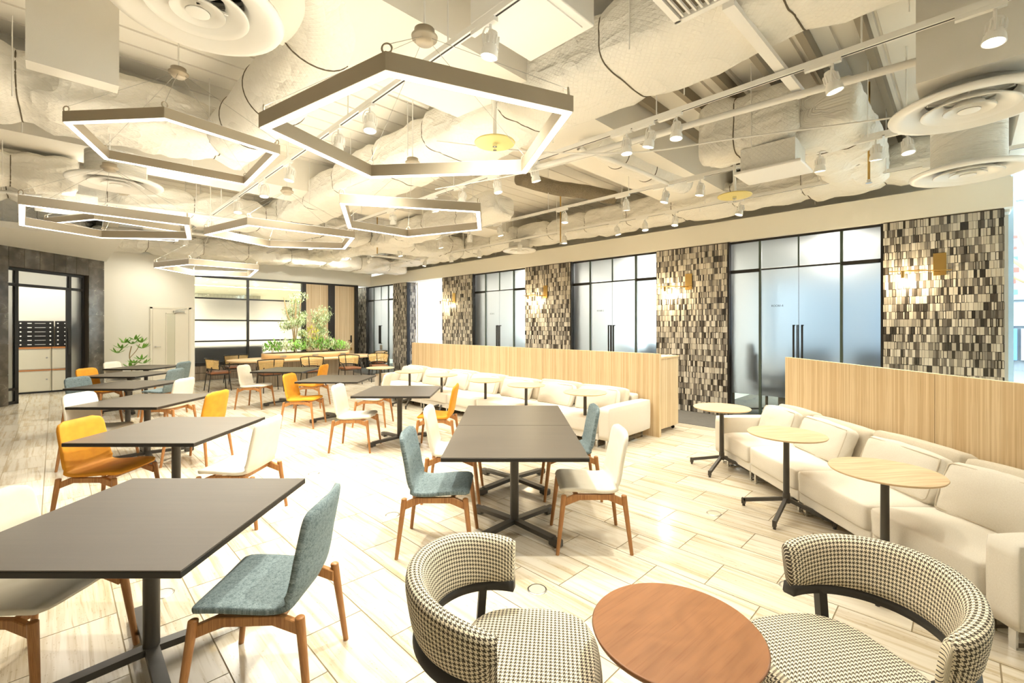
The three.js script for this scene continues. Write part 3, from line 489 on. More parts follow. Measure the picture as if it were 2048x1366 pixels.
// ---- lighting tracks with spotlights
const lampProto = {};
function spotlight(label, p, aim, group, power = SPOT_POWER, lit = true) {
  const dir = aim.clone().sub(p).normalize(); let t;
  const t0 = new THREE.Group(); t = t0; t.name = numbered('track_spotlight'); t.position.copy(p); scene.add(t); tag(t, label, 'spotlight', group);
  if (!lampProto.can) {
    lampProto.can = lathe([[0.001, 0.15], [0.03, 0.15], [0.036, 0.13], [0.04, 0.06], [0.05, 0.04], [0.056, 0.0], [0.05, -0.002], [0.046, 0.012]], 20);
    lampProto.fins = join([...Array(12)].map((_, k) => box(0.012, 0.055, 0.005, 0.043, 0.095, 0).rotateY(k * PI / 6)));
    lampProto.lens = disc(0.048, 0.006, 0, 0.008, 0, 24);
    lampProto.adapter = join([box(0.035, 0.03, 0.22, 0, 0.215, -0.06), rod(V(0, 0.2, 0), V(0, 0.13, 0), 0.009)]);
    lampProto.yoke = tube([V(-0.06, 0.05, 0), V(-0.062, 0.12, 0), V(-0.03, 0.17, 0), V(0.03, 0.17, 0), V(0.062, 0.12, 0), V(0.06, 0.05, 0)], 0.005, 18, 6);
  }
  mesh('adapter', lampProto.adapter, M.whitemetal, t); mesh('yoke', lampProto.yoke, M.whitemetal, t);
  const head = new THREE.Group(); head.name = 'lamp_head'; t.add(head); head.position.set(0, 0.06, 0); head.quaternion.setFromUnitVectors(V(0, -1, 0), dir);
  const can = mesh('can', lampProto.can, M.whitemetal, head); can.position.y = -0.06; const fins = mesh('cooling_fins', lampProto.fins, M.whitemetal, head); fins.position.y = -0.06; const lens = mesh('lens', lampProto.lens, lit ? M.spotglow : M.whitelac, head); lens.position.y = -0.06;
  if (lit) { const s = new THREE.SpotLight(WARM, power, 0, 1.0, 1, 2); s.position.copy(p).addScaledVector(dir, 0.012 + 0.0).add(V(0, 0.06, 0).addScaledVector(dir, 0.06)); s.target.position.copy(aim); s.castShadow = true; s.shadow.radius = 2; s.name = 'spot_beam'; scene.add(s); scene.add(s.target); }
}
const TY = 3.5;
const tracks = [
  { x: 1.9, u0: -2.5, u1: 15, name: 'first ceiling track, above the left dining tables', lamps: [0.4, 2.07, 3.59, 4.2, 5.46, 6.37, 7.55, 9.25, 11.4, 13.2, 13.9] },
  { x: 3.9, u0: -3, u1: 14.5, name: 'second ceiling track, crossing over the double table', lamps: [-0.125, 0.664, 1.81, 2.07, 2.31, 3.49, 4.12, 4.81, 5.44, 6.6, 8.1, 10, 12] },
  { x: 5.8, u0: -1.6, u1: 14.5, name: 'third ceiling track, above the sofas', lamps: [0.39, 0.63, 1.1, 2.38, 2.85, 3.44, 4.55, 6.06, 6.92, 7.9, 9.5, 11] },
  { x: 7.25, u0: -0.6, u1: 14, name: 'fourth ceiling track, beside the soffit', lamps: [0.186, 2.38, 3.39, 3.93, 4.48, 5.7, 6.94, 8.3, 9.4, 10.6] }];
const ordinal = ['first', 'second', 'third', 'fourth', 'fifth', 'sixth', 'seventh', 'eighth', 'ninth', 'tenth', 'eleventh', 'twelfth', 'thirteenth'];
tracks.forEach((t, ti) => {
  const g = thing('lighting_track', `white lighting rail: ${t.name}`, 'track');
  mesh('rail', [span(t.x - 0.02, t.x + 0.02, TY - 0.012, TY + 0.028, -t.u0, -t.u1)], M.whitemetal, g); mesh('slot', span(t.x - 0.006, t.x + 0.006, TY - 0.0135, TY - 0.01, -t.u0, -t.u1), M.black, g);
  for (let u = t.u0 + 0.5; u < t.u1; u += 1.5) mesh('hanger_rod', rod(V(t.x, TY + 0.02, -u), V(t.x, DECK, -u), 0.006, 0.006, 6), M.whitemetal, g);
  t.lamps.forEach((u, k) => {
    const p = V(t.x, TY - 0.24, -u), aim = V(t.x + rr(-0.8, 0.8) + (ti === 3 ? -0.3 : 0) + (ti === 0 ? -0.5 : 0), 0, -u - rr(-0.9, 0.9));
    if (ti === 0 && u > 12) aim.set(1.3, 1.9, -15.1); if ((ti === 1 || ti === 2) && u > 10.5) aim.set(5.1, 1.6, -13.2);
    spotlight(`white track spotlight, ${ordinal[k]} from the camera on the ${t.name.split(',')[0]}`, p, aim, `spotlights on the ${t.name.split(',')[0]}`, ti === 0 && u > 12 ? SPOT_POWER * 0.32 : SPOT_POWER * (ti === 0 ? (u > 5 ? 2.0 : 1.5) : u > 10.5 ? 2.2 : u > 5 ? 0.72 : ti === 1 ? 0.27 : 0.46));
  });
});
// ---- pentagon pendants
const pent = [
  ['big pentagon pendant lamp in front, brushed bronze', 2.70, [[-0.537, 1.96], [0.327, 2.344], [0.121, 3.291], [-1.053, 3.401], [-1.399, 2.531]], 3.30],
  ['high pentagon pendant lamp at upper left', 3.17, [[-3.447, 3.503], [-2.61, 3.435], [-2.105, 4.168], [-2.939, 5.098], [-3.832, 4.291]], 3.86],
  ['pentagon pendant lamp at far left before the marble wall', 2.63, [[-4.169, 3.853], [-5.033, 4.657], [-4.802, 5.356], [-3.797, 5.432], [-3.285, 4.667]], 3.25],
  ['pentagon pendant lamp showing through the far left pendant', 3.03, [[-6.53, 6.37], [-5.57, 6.09], [-5.01, 6.92], [-5.62, 7.71], [-6.56, 7.37]], 3.6],
  ['pentagon pendant lamp in the middle above the orange chairs', 2.70, [[-3.697, 5.492], [-2.862, 4.955], [-1.94, 5.694], [-2.361, 6.532], [-3.362, 6.354]], 3.30],
  ['pentagon pendant lamp just below the big one', 2.70, [[-1.532, 4.078], [-0.284, 4.379], [-0.322, 5.222], [-1.267, 5.657], [-1.831, 5.128]], 3.34],
  ['farthest pentagon pendant lamp, hanging before the glazed partition', 2.494, [[-5.48, 6.995], [-4.665, 6.605], [-4.007, 7.264], [-4.744, 8.317], [-5.589, 8.034]], 3.1]];
for (const [label, y, cs, hubY] of pent) {
  const c = [cs.reduce((s, p) => s + p[0], 0) / 5, cs.reduce((s, p) => s + p[1], 0) / 5], t = thing('pentagon_pendant', label, 'pendant lamp', D(c[0], c[1], y), TURN, 'pentagon pendant lamps');
  const P = cs.map(([a, d]) => V(a - c[0], 0, -(d - c[1]))), w = 0.05, H = 0.086, n = 5;
  const inset = q => P.map((p, i) => { const a = P[(i + n - 1) % n], b = P[(i + 1) % n], e0 = p.clone().sub(a).normalize(), e1 = b.clone().sub(p).normalize(); const m = e1.clone().sub(e0).normalize(), half = Math.acos(Math.max(-1, Math.min(1, -e0.dot(e1)))) / 2; return p.clone().addScaledVector(m, q / Math.sin(half)); });
  const inn = inset(w), d0 = inset(0.006), d1 = inset(w - 0.006);
  const prism = (A, B, i, y0, y1) => { const j = (i + 1) % n, q = [A[i], A[j], B[j], B[i]], g = new THREE.BufferGeometry(), pos = []; const f = (a, b, c2, d) => { for (const p of [a, b, c2, a, c2, d]) pos.push(p.x, p.y, p.z); }; const lo = q.map(p => V(p.x, y0, p.z)), hi = q.map(p => V(p.x, y1, p.z)); f(lo[0], lo[1], lo[2], lo[3]); f(hi[3], hi[2], hi[1], hi[0]); for (let k = 0; k < 4; k++) { const m = (k + 1) % 4; f(lo[k], hi[k], hi[m], lo[m]); } g.setAttribute('position', new THREE.Float32BufferAttribute(pos, 3)); g.computeVertexNormals(); return metres(g); };
  for (let i = 0; i < n; i++) {
    const b = mesh('bar', prism(P, inn, i, 0.004, H), M.bronze, t); mesh('diffuser_strip', prism(d0, d1, i, 0, 0.0035), M.glow, b);
    mesh('upper_strip', prism(d0, d1, i, H, H + 0.003), M.upglow, b);
    const ring = new THREE.TorusGeometry(0.022, 0.005, 8, 18); ring.rotateY(i * 1.3); ring.translate(P[i].x * 0.97, H + 0.022, P[i].z * 0.97); mesh('eye_bolt', ring, M.bronze, t);
    mesh('wire', rod(V(P[i].x * 0.97, H + 0.04, P[i].z * 0.97), V(P[i].x * 0.05, hubY - y, P[i].z * 0.05), 0.0016, 0.0016, 5), M.steel, t);
    const j = (i + 1) % n, L = P[i].distanceTo(P[j]), mid = P[i].clone().add(P[j]).add(inn[i]).add(inn[j]).multiplyScalar(0.25), e = P[j].clone().sub(P[i]);
    const light = new THREE.RectAreaLight(LED, BAR_POWER, L * 0.92, w * 0.8); light.name = 'bar_light'; light.position.copy(mid).setY(-0.004); t.add(light); t.updateMatrixWorld(true);
    light.rotation.set(-PI / 2, 0, 0); light.rotation.order = 'YXZ'; light.rotation.y = Math.atan2(-e.z, e.x);
    const up = new THREE.RectAreaLight(WARM, BAR_UP * (hubY > 3.8 ? 0.1 : y === 2.63 ? 0.2 : cs[0][1] < 2.2 ? 0.7 : 1.15), L * 0.92, w * 0.8); up.name = 'bar_uplight'; up.position.copy(mid).setY(H + 0.008); up.rotation.order = 'YXZ'; up.rotation.set(PI / 2, light.rotation.y, 0); t.add(up);
  }
  mesh('hub', lathe([[0.001, hubY - y - 0.02], [0.05, hubY - y - 0.02], [0.055, hubY - y], [0.075, hubY - y + 0.005], [0.078, hubY - y + 0.02], [0.06, hubY - y + 0.035], [0.06, hubY - y + 0.06], [0.001, hubY - y + 0.065]], 28), M.bronze, t);
  mesh('hanger_rod', rod(V(0, hubY - y + 0.06, 0), V(0, DECK - y, 0), 0.006), M.whitemetal, t);
}
// ================================================================ FURNITURE
// ---- square dining tables
const tableProto = (() => {
  const t = thing('dining_table', '', 'table'), T = 0.705, h = 0.026;
  const top = mesh('tabletop', metres(new THREE.BoxGeometry(1.01, 0.006, 1.01).translate(0, T - 0.003, 0)), M.tabletop, t);
  mesh('edge_band', rbox(1.014, h, 1.014, 0.004, 0, T - h / 2 - 0.004, 0), M.tableedge, t);
  mesh('column', [rod(V(0, 0.05, 0), V(0, T - 0.03, 0), 0.034, 0.034, 24), rod(V(0, T - 0.12, 0), V(0, T - 0.03, 0), 0.045, 0.06, 20)], M.base, t);
  mesh('top_bracket', [box(0.5, 0.03, 0.06, 0, T - 0.045, 0), box(0.06, 0.03, 0.5, 0, T - 0.045, 0)], M.base, t);
  for (let k = 0; k < 4; k++) {
    const a = PI / 4 + k * PI / 2, ex = Math.cos(a), ez = Math.sin(a), r = 0.40, leg = mesh('foot', bar(V(ex * 0.02, 0.065, ez * 0.02), V(ex * r, 0.05, ez * r), 0.055, 0.032), M.base, t);
    mesh('foot_tip', [rbox(0.06, 0.055, 0.1, 0.012, 0, 0, 0).rotateY(Math.atan2(ex, ez)).translate(ex * (r + 0.02), 0.034, ez * (r + 0.02)), disc(0.018, 0.012, ex * (r + 0.02), 0.006, ez * (r + 0.02), 16)], M.base, leg);
  }
  return t;
})();
const tableSpots = [[-1.71, 2.17, 'large dark square table in the left foreground'], [-2.92, 3.98, 'dark square table behind the left foreground table, orange chair at its left'], [-4.40, 5.52, 'third dark table of the left row, counted from the camera'], [-5.88, 7.0, 'fourth dark table of the left row, blue chair at its left'], [-7.12, 8.53, 'fifth dark table of the left row'], [-8.0, 10.0, 'last dark table of the left row, nearest the white door'],
  [0.035, 3.595, 'near half of the dark double table in the centre'], [0.035, 4.612, 'far half of the dark double table in the centre'], [-1.53, 6.31, 'dark table of the middle row nearest the double table'], [-2.95, 7.8, 'middle dark table of the middle row with orange chairs'], [-4.58, 9.4, 'dark table of the middle row nearest the planter table']];
tableSpots.forEach(([a, d, label], i) => { if (!i) { tableProto.position.copy(D(a, d)); tableProto.rotation.y = TURN; tableProto.userData.label = label; tableProto.userData.group = 'square dining tables'; } else copyOf(tableProto, label, D(a, d), TURN, 'square dining tables'); });
// ---- upholstered dining chairs
function shellGeometry() {
  // centre line from seat front to top of the back, chair faces +z
  const pts = [[0.235, 0.428], [0.2, 0.437], [0.1, 0.437], [0, 0.43], [-0.09, 0.427], [-0.15, 0.436], [-0.188, 0.468], [-0.205, 0.52], [-0.222, 0.62], [-0.245, 0.74], [-0.262, 0.835]].map(([z, y]) => V(0, y, z));
  const curve = new THREE.CatmullRomCurve3(pts), N = 40, n = 28, len = curve.getLength(), rings = [];
  for (let i = 0; i <= N; i++) {
    const s = i / N, c = curve.getPointAt(s), tan = curve.getTangentAt(s), nor = V(0, tan.z, -tan.y).multiplyScalar(-1); // upholstery side
    const endA = Math.min(1, s * len / 0.07), endB = Math.min(1, (1 - s) * len / 0.09);
    const wA = Math.pow(1 - Math.pow(1 - endA, 3), 0.5), wB = Math.pow(1 - Math.pow(1 - endB, 2.4), 0.42);
    const base = s < 0.5 ? 0.222 : 0.222 - 0.016 * (s - 0.5) * 2, w = Math.max(0.05, base * (0.8 + 0.2 * wA) * (0.62 + 0.38 * wB)), th = 0.021 * Math.max(0.3, Math.min(1, Math.min(wA, wB) + 0.1)), ring = [];
    for (let j = 0; j < n; j++) {
      const a = 2 * PI * j / n, ca = Math.cos(a), sa = Math.sin(a), p = 0.42, X = w * Math.sign(ca) * Math.pow(Math.abs(ca), p), Y = th * Math.sign(sa) * Math.pow(Math.abs(sa), p);
      const bow = (s > 0.52 ? 0.03 : 0.008) * (X / 0.22) ** 2 * (s > 0.52 ? 1 : Math.max(0, 1 - s));
      ring.push(V(X, c.y, c.z).addScaledVector(nor, Y + bow));
    }
    rings.push(ring);
  }
  return loft(rings, (i, j) => [rings[i][Math.floor(j) % n].x, len * i / N]);
}
const chairGeo = (() => {
  const leg = (sx, sz) => [rod(V(sx * 0.24, 0, sz * 0.26), V(sx * 0.212, 0.402, sz * 0.212), 0.0125, 0.0195, 14), new THREE.SphereGeometry(0.0195, 12, 6, 0, 2 * PI, 0, PI / 2).scale(1, 0.45, 1).translate(sx * 0.212, 0.402, sz * 0.212)];
  const rail = sx => { // arched side rail carried by the two legs
    const s = new THREE.Shape(); s.moveTo(-0.21, 0.33); s.lineTo(-0.1, 0.375); s.lineTo(0.1, 0.375); s.lineTo(0.21, 0.33); s.lineTo(0.21, 0.375); s.lineTo(0.13, 0.408); s.lineTo(-0.13, 0.408); s.lineTo(-0.21, 0.375); s.closePath();
    const g = new THREE.ExtrudeGeometry(s, { depth: 0.022, bevelEnabled: true, bevelSize: 0.003, bevelThickness: 0.003, bevelSegments: 1 }); g.translate(0, 0, -0.011); g.rotateY(PI / 2); g.translate(sx * 0.2, 0, 0); return metres(g);
  };
  return { shell: shellGeometry(), legs: [[1, 1], [-1, 1], [1, -1], [-1, -1]].map(([a, b]) => join(leg(a, b).map(g => g))), rails: [rail(1), rail(-1)], cross: join([box(0.4, 0.03, 0.025, 0, 0.392, 0.12), box(0.4, 0.03, 0.025, 0, 0.392, -0.12)]) };
})();
function chair(label, mat, p, turn) {
  const t = thing('dining_chair', label, 'chair', p, turn, 'upholstered dining chairs');
  mesh('upholstered_shell', chairGeo.shell, mat, t); for (const g of chairGeo.legs) mesh('leg', g, M.legwood, t); for (const g of chairGeo.rails) mesh('side_rail', g, M.legwood, t); mesh('cross_rail', chairGeo.cross, M.legwood, t);
}
const R = PI / 2, Lf = -PI / 2;
for (const [c, a, d, face, label, twist = 0] of [
  ['ivory', -2.14, 2.05, R, 'ivory chair at the left edge, tucked under the left foreground table'],
  ['blue', -1.085, 2.07, Lf, 'large blue tweed chair in the left foreground with its back to the aisle', 0.05],
  ['orange', -3.32, 3.77, R, 'large orange chair at left behind the foreground table', 0.03],
  ['ivory', -2.25, 3.81, Lf, 'ivory chair with back to the aisle, opposite the large orange chair'],
  ['ivory', -4.71, 5.22, R, 'ivory chair at left of the third left row table'],
  ['orange', -3.68, 5.37, Lf, 'orange chair at right of the third left row table'],
  ['blue', -6.28, 6.85, R, 'blue chair at left of the fourth left row table'],
  ['ivory', -5.02, 6.7, Lf, 'ivory chair at right of the fourth left row table'],
  ['orange', -7.45, 8.25, R, 'orange chair at left of the fifth left row table'],
  ['blue', -6.25, 8.2, Lf, 'blue chair at right of the fifth left row table'],
  ['ivory', -8.3, 9.75, R, 'ivory chair at left of the last left row table'],
  ['blue', -7.25, 9.8, Lf, 'blue chair at right of the last left row table'],
  ['blue', -0.52, 3.36, R, 'blue chair at near left of the double table'],
  ['ivory', -0.535, 4.32, R, 'ivory chair at far left of the double table'],
  ['ivory', 0.592, 3.42, Lf, 'ivory chair at near right of the double table'],
  ['blue', 0.575, 4.38, Lf, 'blue chair at far right of the double table'],
  ['ivory', -2.02, 5.96, R, 'ivory chair at left of the middle row table nearest the double table'],
  ['orange', -0.95, 5.97, Lf, 'orange chair just left of the double table, facing left'],
  ['orange', -3.32, 7.32, R, 'orange chair in the middle row facing right'],
  ['ivory', -2.22, 7.4, Lf, 'ivory chair behind the middle row table nearest the double table'],
  ['ivory', -5.0, 8.93, R, 'ivory chair nearest the planter table'],
  ['orange', -3.93, 9.05, Lf, 'far orange chair in front of the rattan chairs']]) chair(label, M[c], D(a, d), TURN + face + twist);
// ---- round pedestal tables at the sofas
const roundProto = (() => {
  const t = thing('pedestal_table', '', 'table'), T = 0.7;
  mesh('tabletop', metres(lathe([[0.001, T], [0.29, T], [0.294, T - 0.006], [0.288, T - 0.014], [0.25, T - 0.024], [0.001, T - 0.024]], 56)), M.oaktop, t);
  mesh('column', [rod(V(0, 0.16, 0), V(0, T - 0.02, 0), 0.024, 0.022, 20), rod(V(0, T - 0.05, 0), V(0, T - 0.02, 0), 0.024, 0.045, 20), rod(V(0, 0.12, 0), V(0, 0.2, 0), 0.03, 0.027, 20)], M.base, t);
  for (let k = 0; k < 4; k++) { const a = PI / 4 + k * PI / 2, x = Math.cos(a), z = Math.sin(a); const l = mesh('foot', bar(V(x * 0.01, 0.15, z * 0.01), V(x * 0.33, 0.055, z * 0.33), 0.026, 0.03), M.base, t); mesh('foot_tip', [box(0.026, 0.05, 0.03, 0, 0, 0).rotateY(Math.atan2(x, z)).translate(x * 0.335, 0.045, z * 0.335), disc(0.012, 0.02, x * 0.335, 0.01, z * 0.335, 12)], M.base, l); }
  return t;
})();
[[D(2.35, 5.05), TURN, 'round oak pedestal table at the far end of the right sofa'], [D(2.32, 3.82), TURN, 'round oak pedestal table in the middle of the right sofa'], [D(2.34, 2.84), TURN, 'round oak pedestal table nearest the camera, right sofa'],
  ...[[5.0, 8.99], [5.0, 7.83], [5.06, 6.85], [5.09, 5.67], [5.12, 4.77], [5.12, 3.67]].map(([x, u], i) => [V(x, 0, -u), 0, `round oak pedestal table at the long sofa, ${['farthest one, by the glass door', 'fifth from its near end', 'fourth from its near end', 'third from its near end', 'second from its near end', 'nearest to its armrest'][i]}`])
].forEach(([p, turn, label], i) => { if (!i) { roundProto.position.copy(p); roundProto.rotation.y = turn; roundProto.userData.label = label; roundProto.userData.group = 'round oak pedestal tables'; } else copyOf(roundProto, label, p, turn, 'round oak pedestal tables'); });
// ---- sofas: seat modules side by side, local x runs along the sofa, +z is the front
function softBox(w, h, d, r, puff, s0, seg = 14) {
  const g = mergeVertices(new THREE.BoxGeometry(w, h, d, seg, Math.max(6, seg >> 1), Math.max(6, seg >> 1)).deleteAttribute('normal').deleteAttribute('uv')), p = g.attributes.position, uv = [];
  const hw = w / 2, hh = h / 2, hd = d / 2;
  for (let i = 0; i < p.count; i++) {
    let x = p.getX(i), y = p.getY(i), z = p.getZ(i);
    const cx = Math.max(-hw + r, Math.min(hw - r, x)), cy = Math.max(-hh + r, Math.min(hh - r, y)), cz = Math.max(-hd + r, Math.min(hd - r, z));
    const v = V(x - cx, y - cy, z - cz); if (v.length() > 1e-6) { v.setLength(r); } const o = V(cx + v.x, cy + v.y, cz + v.z);
    const bx = 1 - (o.x / hw) ** 2, by = 1 - (o.y / hh) ** 2, bz = 1 - (o.z / hd) ** 2, n = v.length() > 1e-6 ? v.clone().normalize() : V(0, 0, 0);
    const lump = vnoise((o.x / w + 0.5) * 5 + s0, (o.y / h + o.z / d + 1) * 4, 999, 999, s0 + 3) - 0.5, cr = Math.abs(vnoise((o.x / w) * 9 + 20 + s0, (o.z / d + o.y / h) * 7 + 9, 999, 999, s0 + 5) - 0.5);
    const k = puff * (Math.abs(n.y) * bx * bz + Math.abs(n.z) * bx * by + Math.abs(n.x) * by * bz) + puff * 0.5 * lump - puff * 0.5 * (0.25 - cr) * (cr < 0.25 ? 1 : 0);
    o.addScaledVector(n, k); p.setXYZ(i, o.x, o.y, o.z);
  }
  g.computeVertexNormals(); return metres(g);
}
const cushionGeo = [0, 1, 2].map(k => softBox(0.66, 0.34, 0.12, 0.04, 0.022, 11 + k * 7, 20)), bolsterGeo = [0, 1].map(k => softBox(0.8, 0.33, 0.16, 0.035, 0.012, 41 + k * 5, 18)), seatCache = {};
function sofa(where, origin, turn, seats, depth, arms) {
  // origin: middle of the front line on the floor; seats: list of [x0, x1]
  const modules = [], at = (x, y, z) => V(x, y, z).applyAxisAngle(V(0, 1, 0), turn).add(origin), bk = -depth;
  seats.forEach(([x0, x1], i) => {
    const w = x1 - x0 - 0.008, t = thing('sofa_module', `cream sofa module, ${ordinal[i]} along the ${where}`, 'sofa', at((x0 + x1) / 2, 0, 0), turn, `seat units of the ${where}`);
    modules.push({ t, mid: (x0 + x1) / 2 }); const key = w.toFixed(3); const g = seatCache[key] ??= { seat: softBox(w, 0.2, depth - 0.2, 0.035, 0.01, 5, 16).translate(0, 0.28, -(depth - 0.2) / 2), base: rbox(w, 0.09, depth - 0.03, 0.012, 0, 0.15, -depth / 2 - 0.005), back: rbox(w, 0.42, 0.2, 0.03, 0, 0.4, -depth + 0.1) };
    mesh('seat_cushion', g.seat, M.linen, t); mesh('sofa_base', g.base, M.linen, t); mesh('back_frame', g.back, M.linen, t);
    for (const sx of [-1, 1]) mesh('sled_leg', [box(0.03, 0.105, 0.012, sx * (w / 2 - 0.04), 0.053, -0.05), box(0.03, 0.105, 0.012, sx * (w / 2 - 0.04), 0.053, -depth + 0.08), box(0.03, 0.012, depth - 0.13, sx * (w / 2 - 0.04), 0.006, -depth / 2 + 0.015)], M.chrome, t);
    const b = thing('back_cushion', `long cream back cushion behind module ${ordinal[i]} from the near end of the ${where}`, 'cushion', at((x0 + x1) / 2, 0.54 + 0.015 * Math.sin(i * 2.1), -depth + 0.315), turn + 0.02 * Math.sin(i * 3), `back cushions of the ${where}`);
    const bm = mesh('cushion_body', bolsterGeo[i % 2], M.linen2, b); bm.rotation.x = -0.2; bm.scale.x = Math.min(1, w / 0.8) * 0.965;
    const c = thing('throw_cushion', `cream loose cushion leaning on module ${ordinal[i]} from the near end of the ${where}`, 'cushion', at((x0 + x1) / 2 + 0.05 * Math.sin(i * 1.7), 0.525, -depth + 0.485), turn + 0.08 * Math.sin(i * 2.3 + 1), `loose cushions of the ${where}`);
    const cm = mesh('cushion_body', cushionGeo[i % 3], M.linen, c); cm.rotation.x = -0.36; cm.scale.x = Math.min(1, w / 0.74);
    const seamPts = [[-0.312, -0.152], [0.312, -0.152], [0.312, 0.152], [-0.312, 0.152]].map(([x, y]) => V(x, y, 0.052)); mesh('piping', new THREE.TubeGeometry(new THREE.CatmullRomCurve3(seamPts, true, 'catmullrom', 0.06), 64, 0.006, 5, true), M.linen2, cm);
  });
  for (const [x0, x1, which] of arms) {
    const m = (x0 + x1) / 2, host = modules.reduce((p, q) => Math.abs(q.mid - m) < Math.abs(p.mid - m) ? q : p), w = x1 - x0, dx = m - host.mid;
    host.t.userData.label += `, ${which} end with armrest`;
    const arm = mesh('armrest', softBox(w, 0.43, depth, 0.03, 0.006, 61, 10).translate(dx, 0.33, -depth / 2), M.linen, host.t);
    mesh('sled_leg', [box(0.035, 0.115, 0.012, dx, 0.058, -0.06), box(0.035, 0.115, 0.012, dx, 0.058, -depth + 0.1), box(0.035, 0.012, depth - 0.15, dx, 0.006, -depth / 2 + 0.02)], M.chrome, arm);
  }
}
// long sofa: front faces -x; local +x runs to the far end (-z)
{ const n = 7, a = 3.39, b = 9.07, s = (b - a) / n; sofa('long sofa', V(5.0, 0, 0), -PI / 2 + 0, [...Array(n)].map((_, i) => [-(b - (n - 1 - i) * s) , -(b - (n - i) * s)].sort((p, q) => p - q)).map(([p, q]) => [p, q]), 1.08, [[-3.385, -3.2, 'near'], [-9.25, -9.075, 'far']]); }
// right sofa: square to the dining tables, faces left
sofa('right sofa', D(2.44, 0), TURN - PI / 2, [[2.36, 3.1], [3.1, 3.88], [3.88, 4.66], [4.66, 5.24]].map(([p, q]) => [-q, -p]), 1.0, [[-2.35, -2.17, 'near'], [-5.43, -5.25, 'far']]);
// ---- oak dividers
{
  const t = thing('divider', 'long oak laminate divider behind the long sofa', 'divider', V(6.13, 0, -6.3));
  for (const [z0, z1] of [[3.2, 0.99], [0.984, -1.13], [-1.136, -3.2]]) mesh('panel', span(0, 0.055, 0, 1.2, z0, z1), M.oakpanel, t);
  const c = thing('shelf_cabinet', 'oak cabinet on castors at the end of the long sofa divider', 'cabinet', V(6.19, 0, -3.6));
  mesh('carcass', span(0.0, 0.72, 0.07, 1.12, 0.42, -0.5), M.oakpanel, c); mesh('cabinet_top', span(-0.0, 0.74, 1.12, 1.14, 0.43, -0.5), M.oaktop, c);
  for (const [x, z] of [[0.66, 0.36], [0.66, -0.4], [0.06, -0.4], [0.06, 0.36]]) mesh('castor', [disc(0.026, 0.02, 0, 0, 0, 16).rotateZ(PI / 2).translate(x, 0.026, z), box(0.03, 0.03, 0.03, x, 0.058, z)], M.black, c);
  const r = thing('divider', 'oak laminate divider behind the right sofa', 'divider', D(3.55, 4.0), TURN);
  mesh('panel', span(0, 0.055, 0, 1.2, 2.0, 0.2), M.oakpanel, r); mesh('panel', span(0, 0.055, 0, 1.2, 0.194, -1.87), M.oakpanel, r);
}
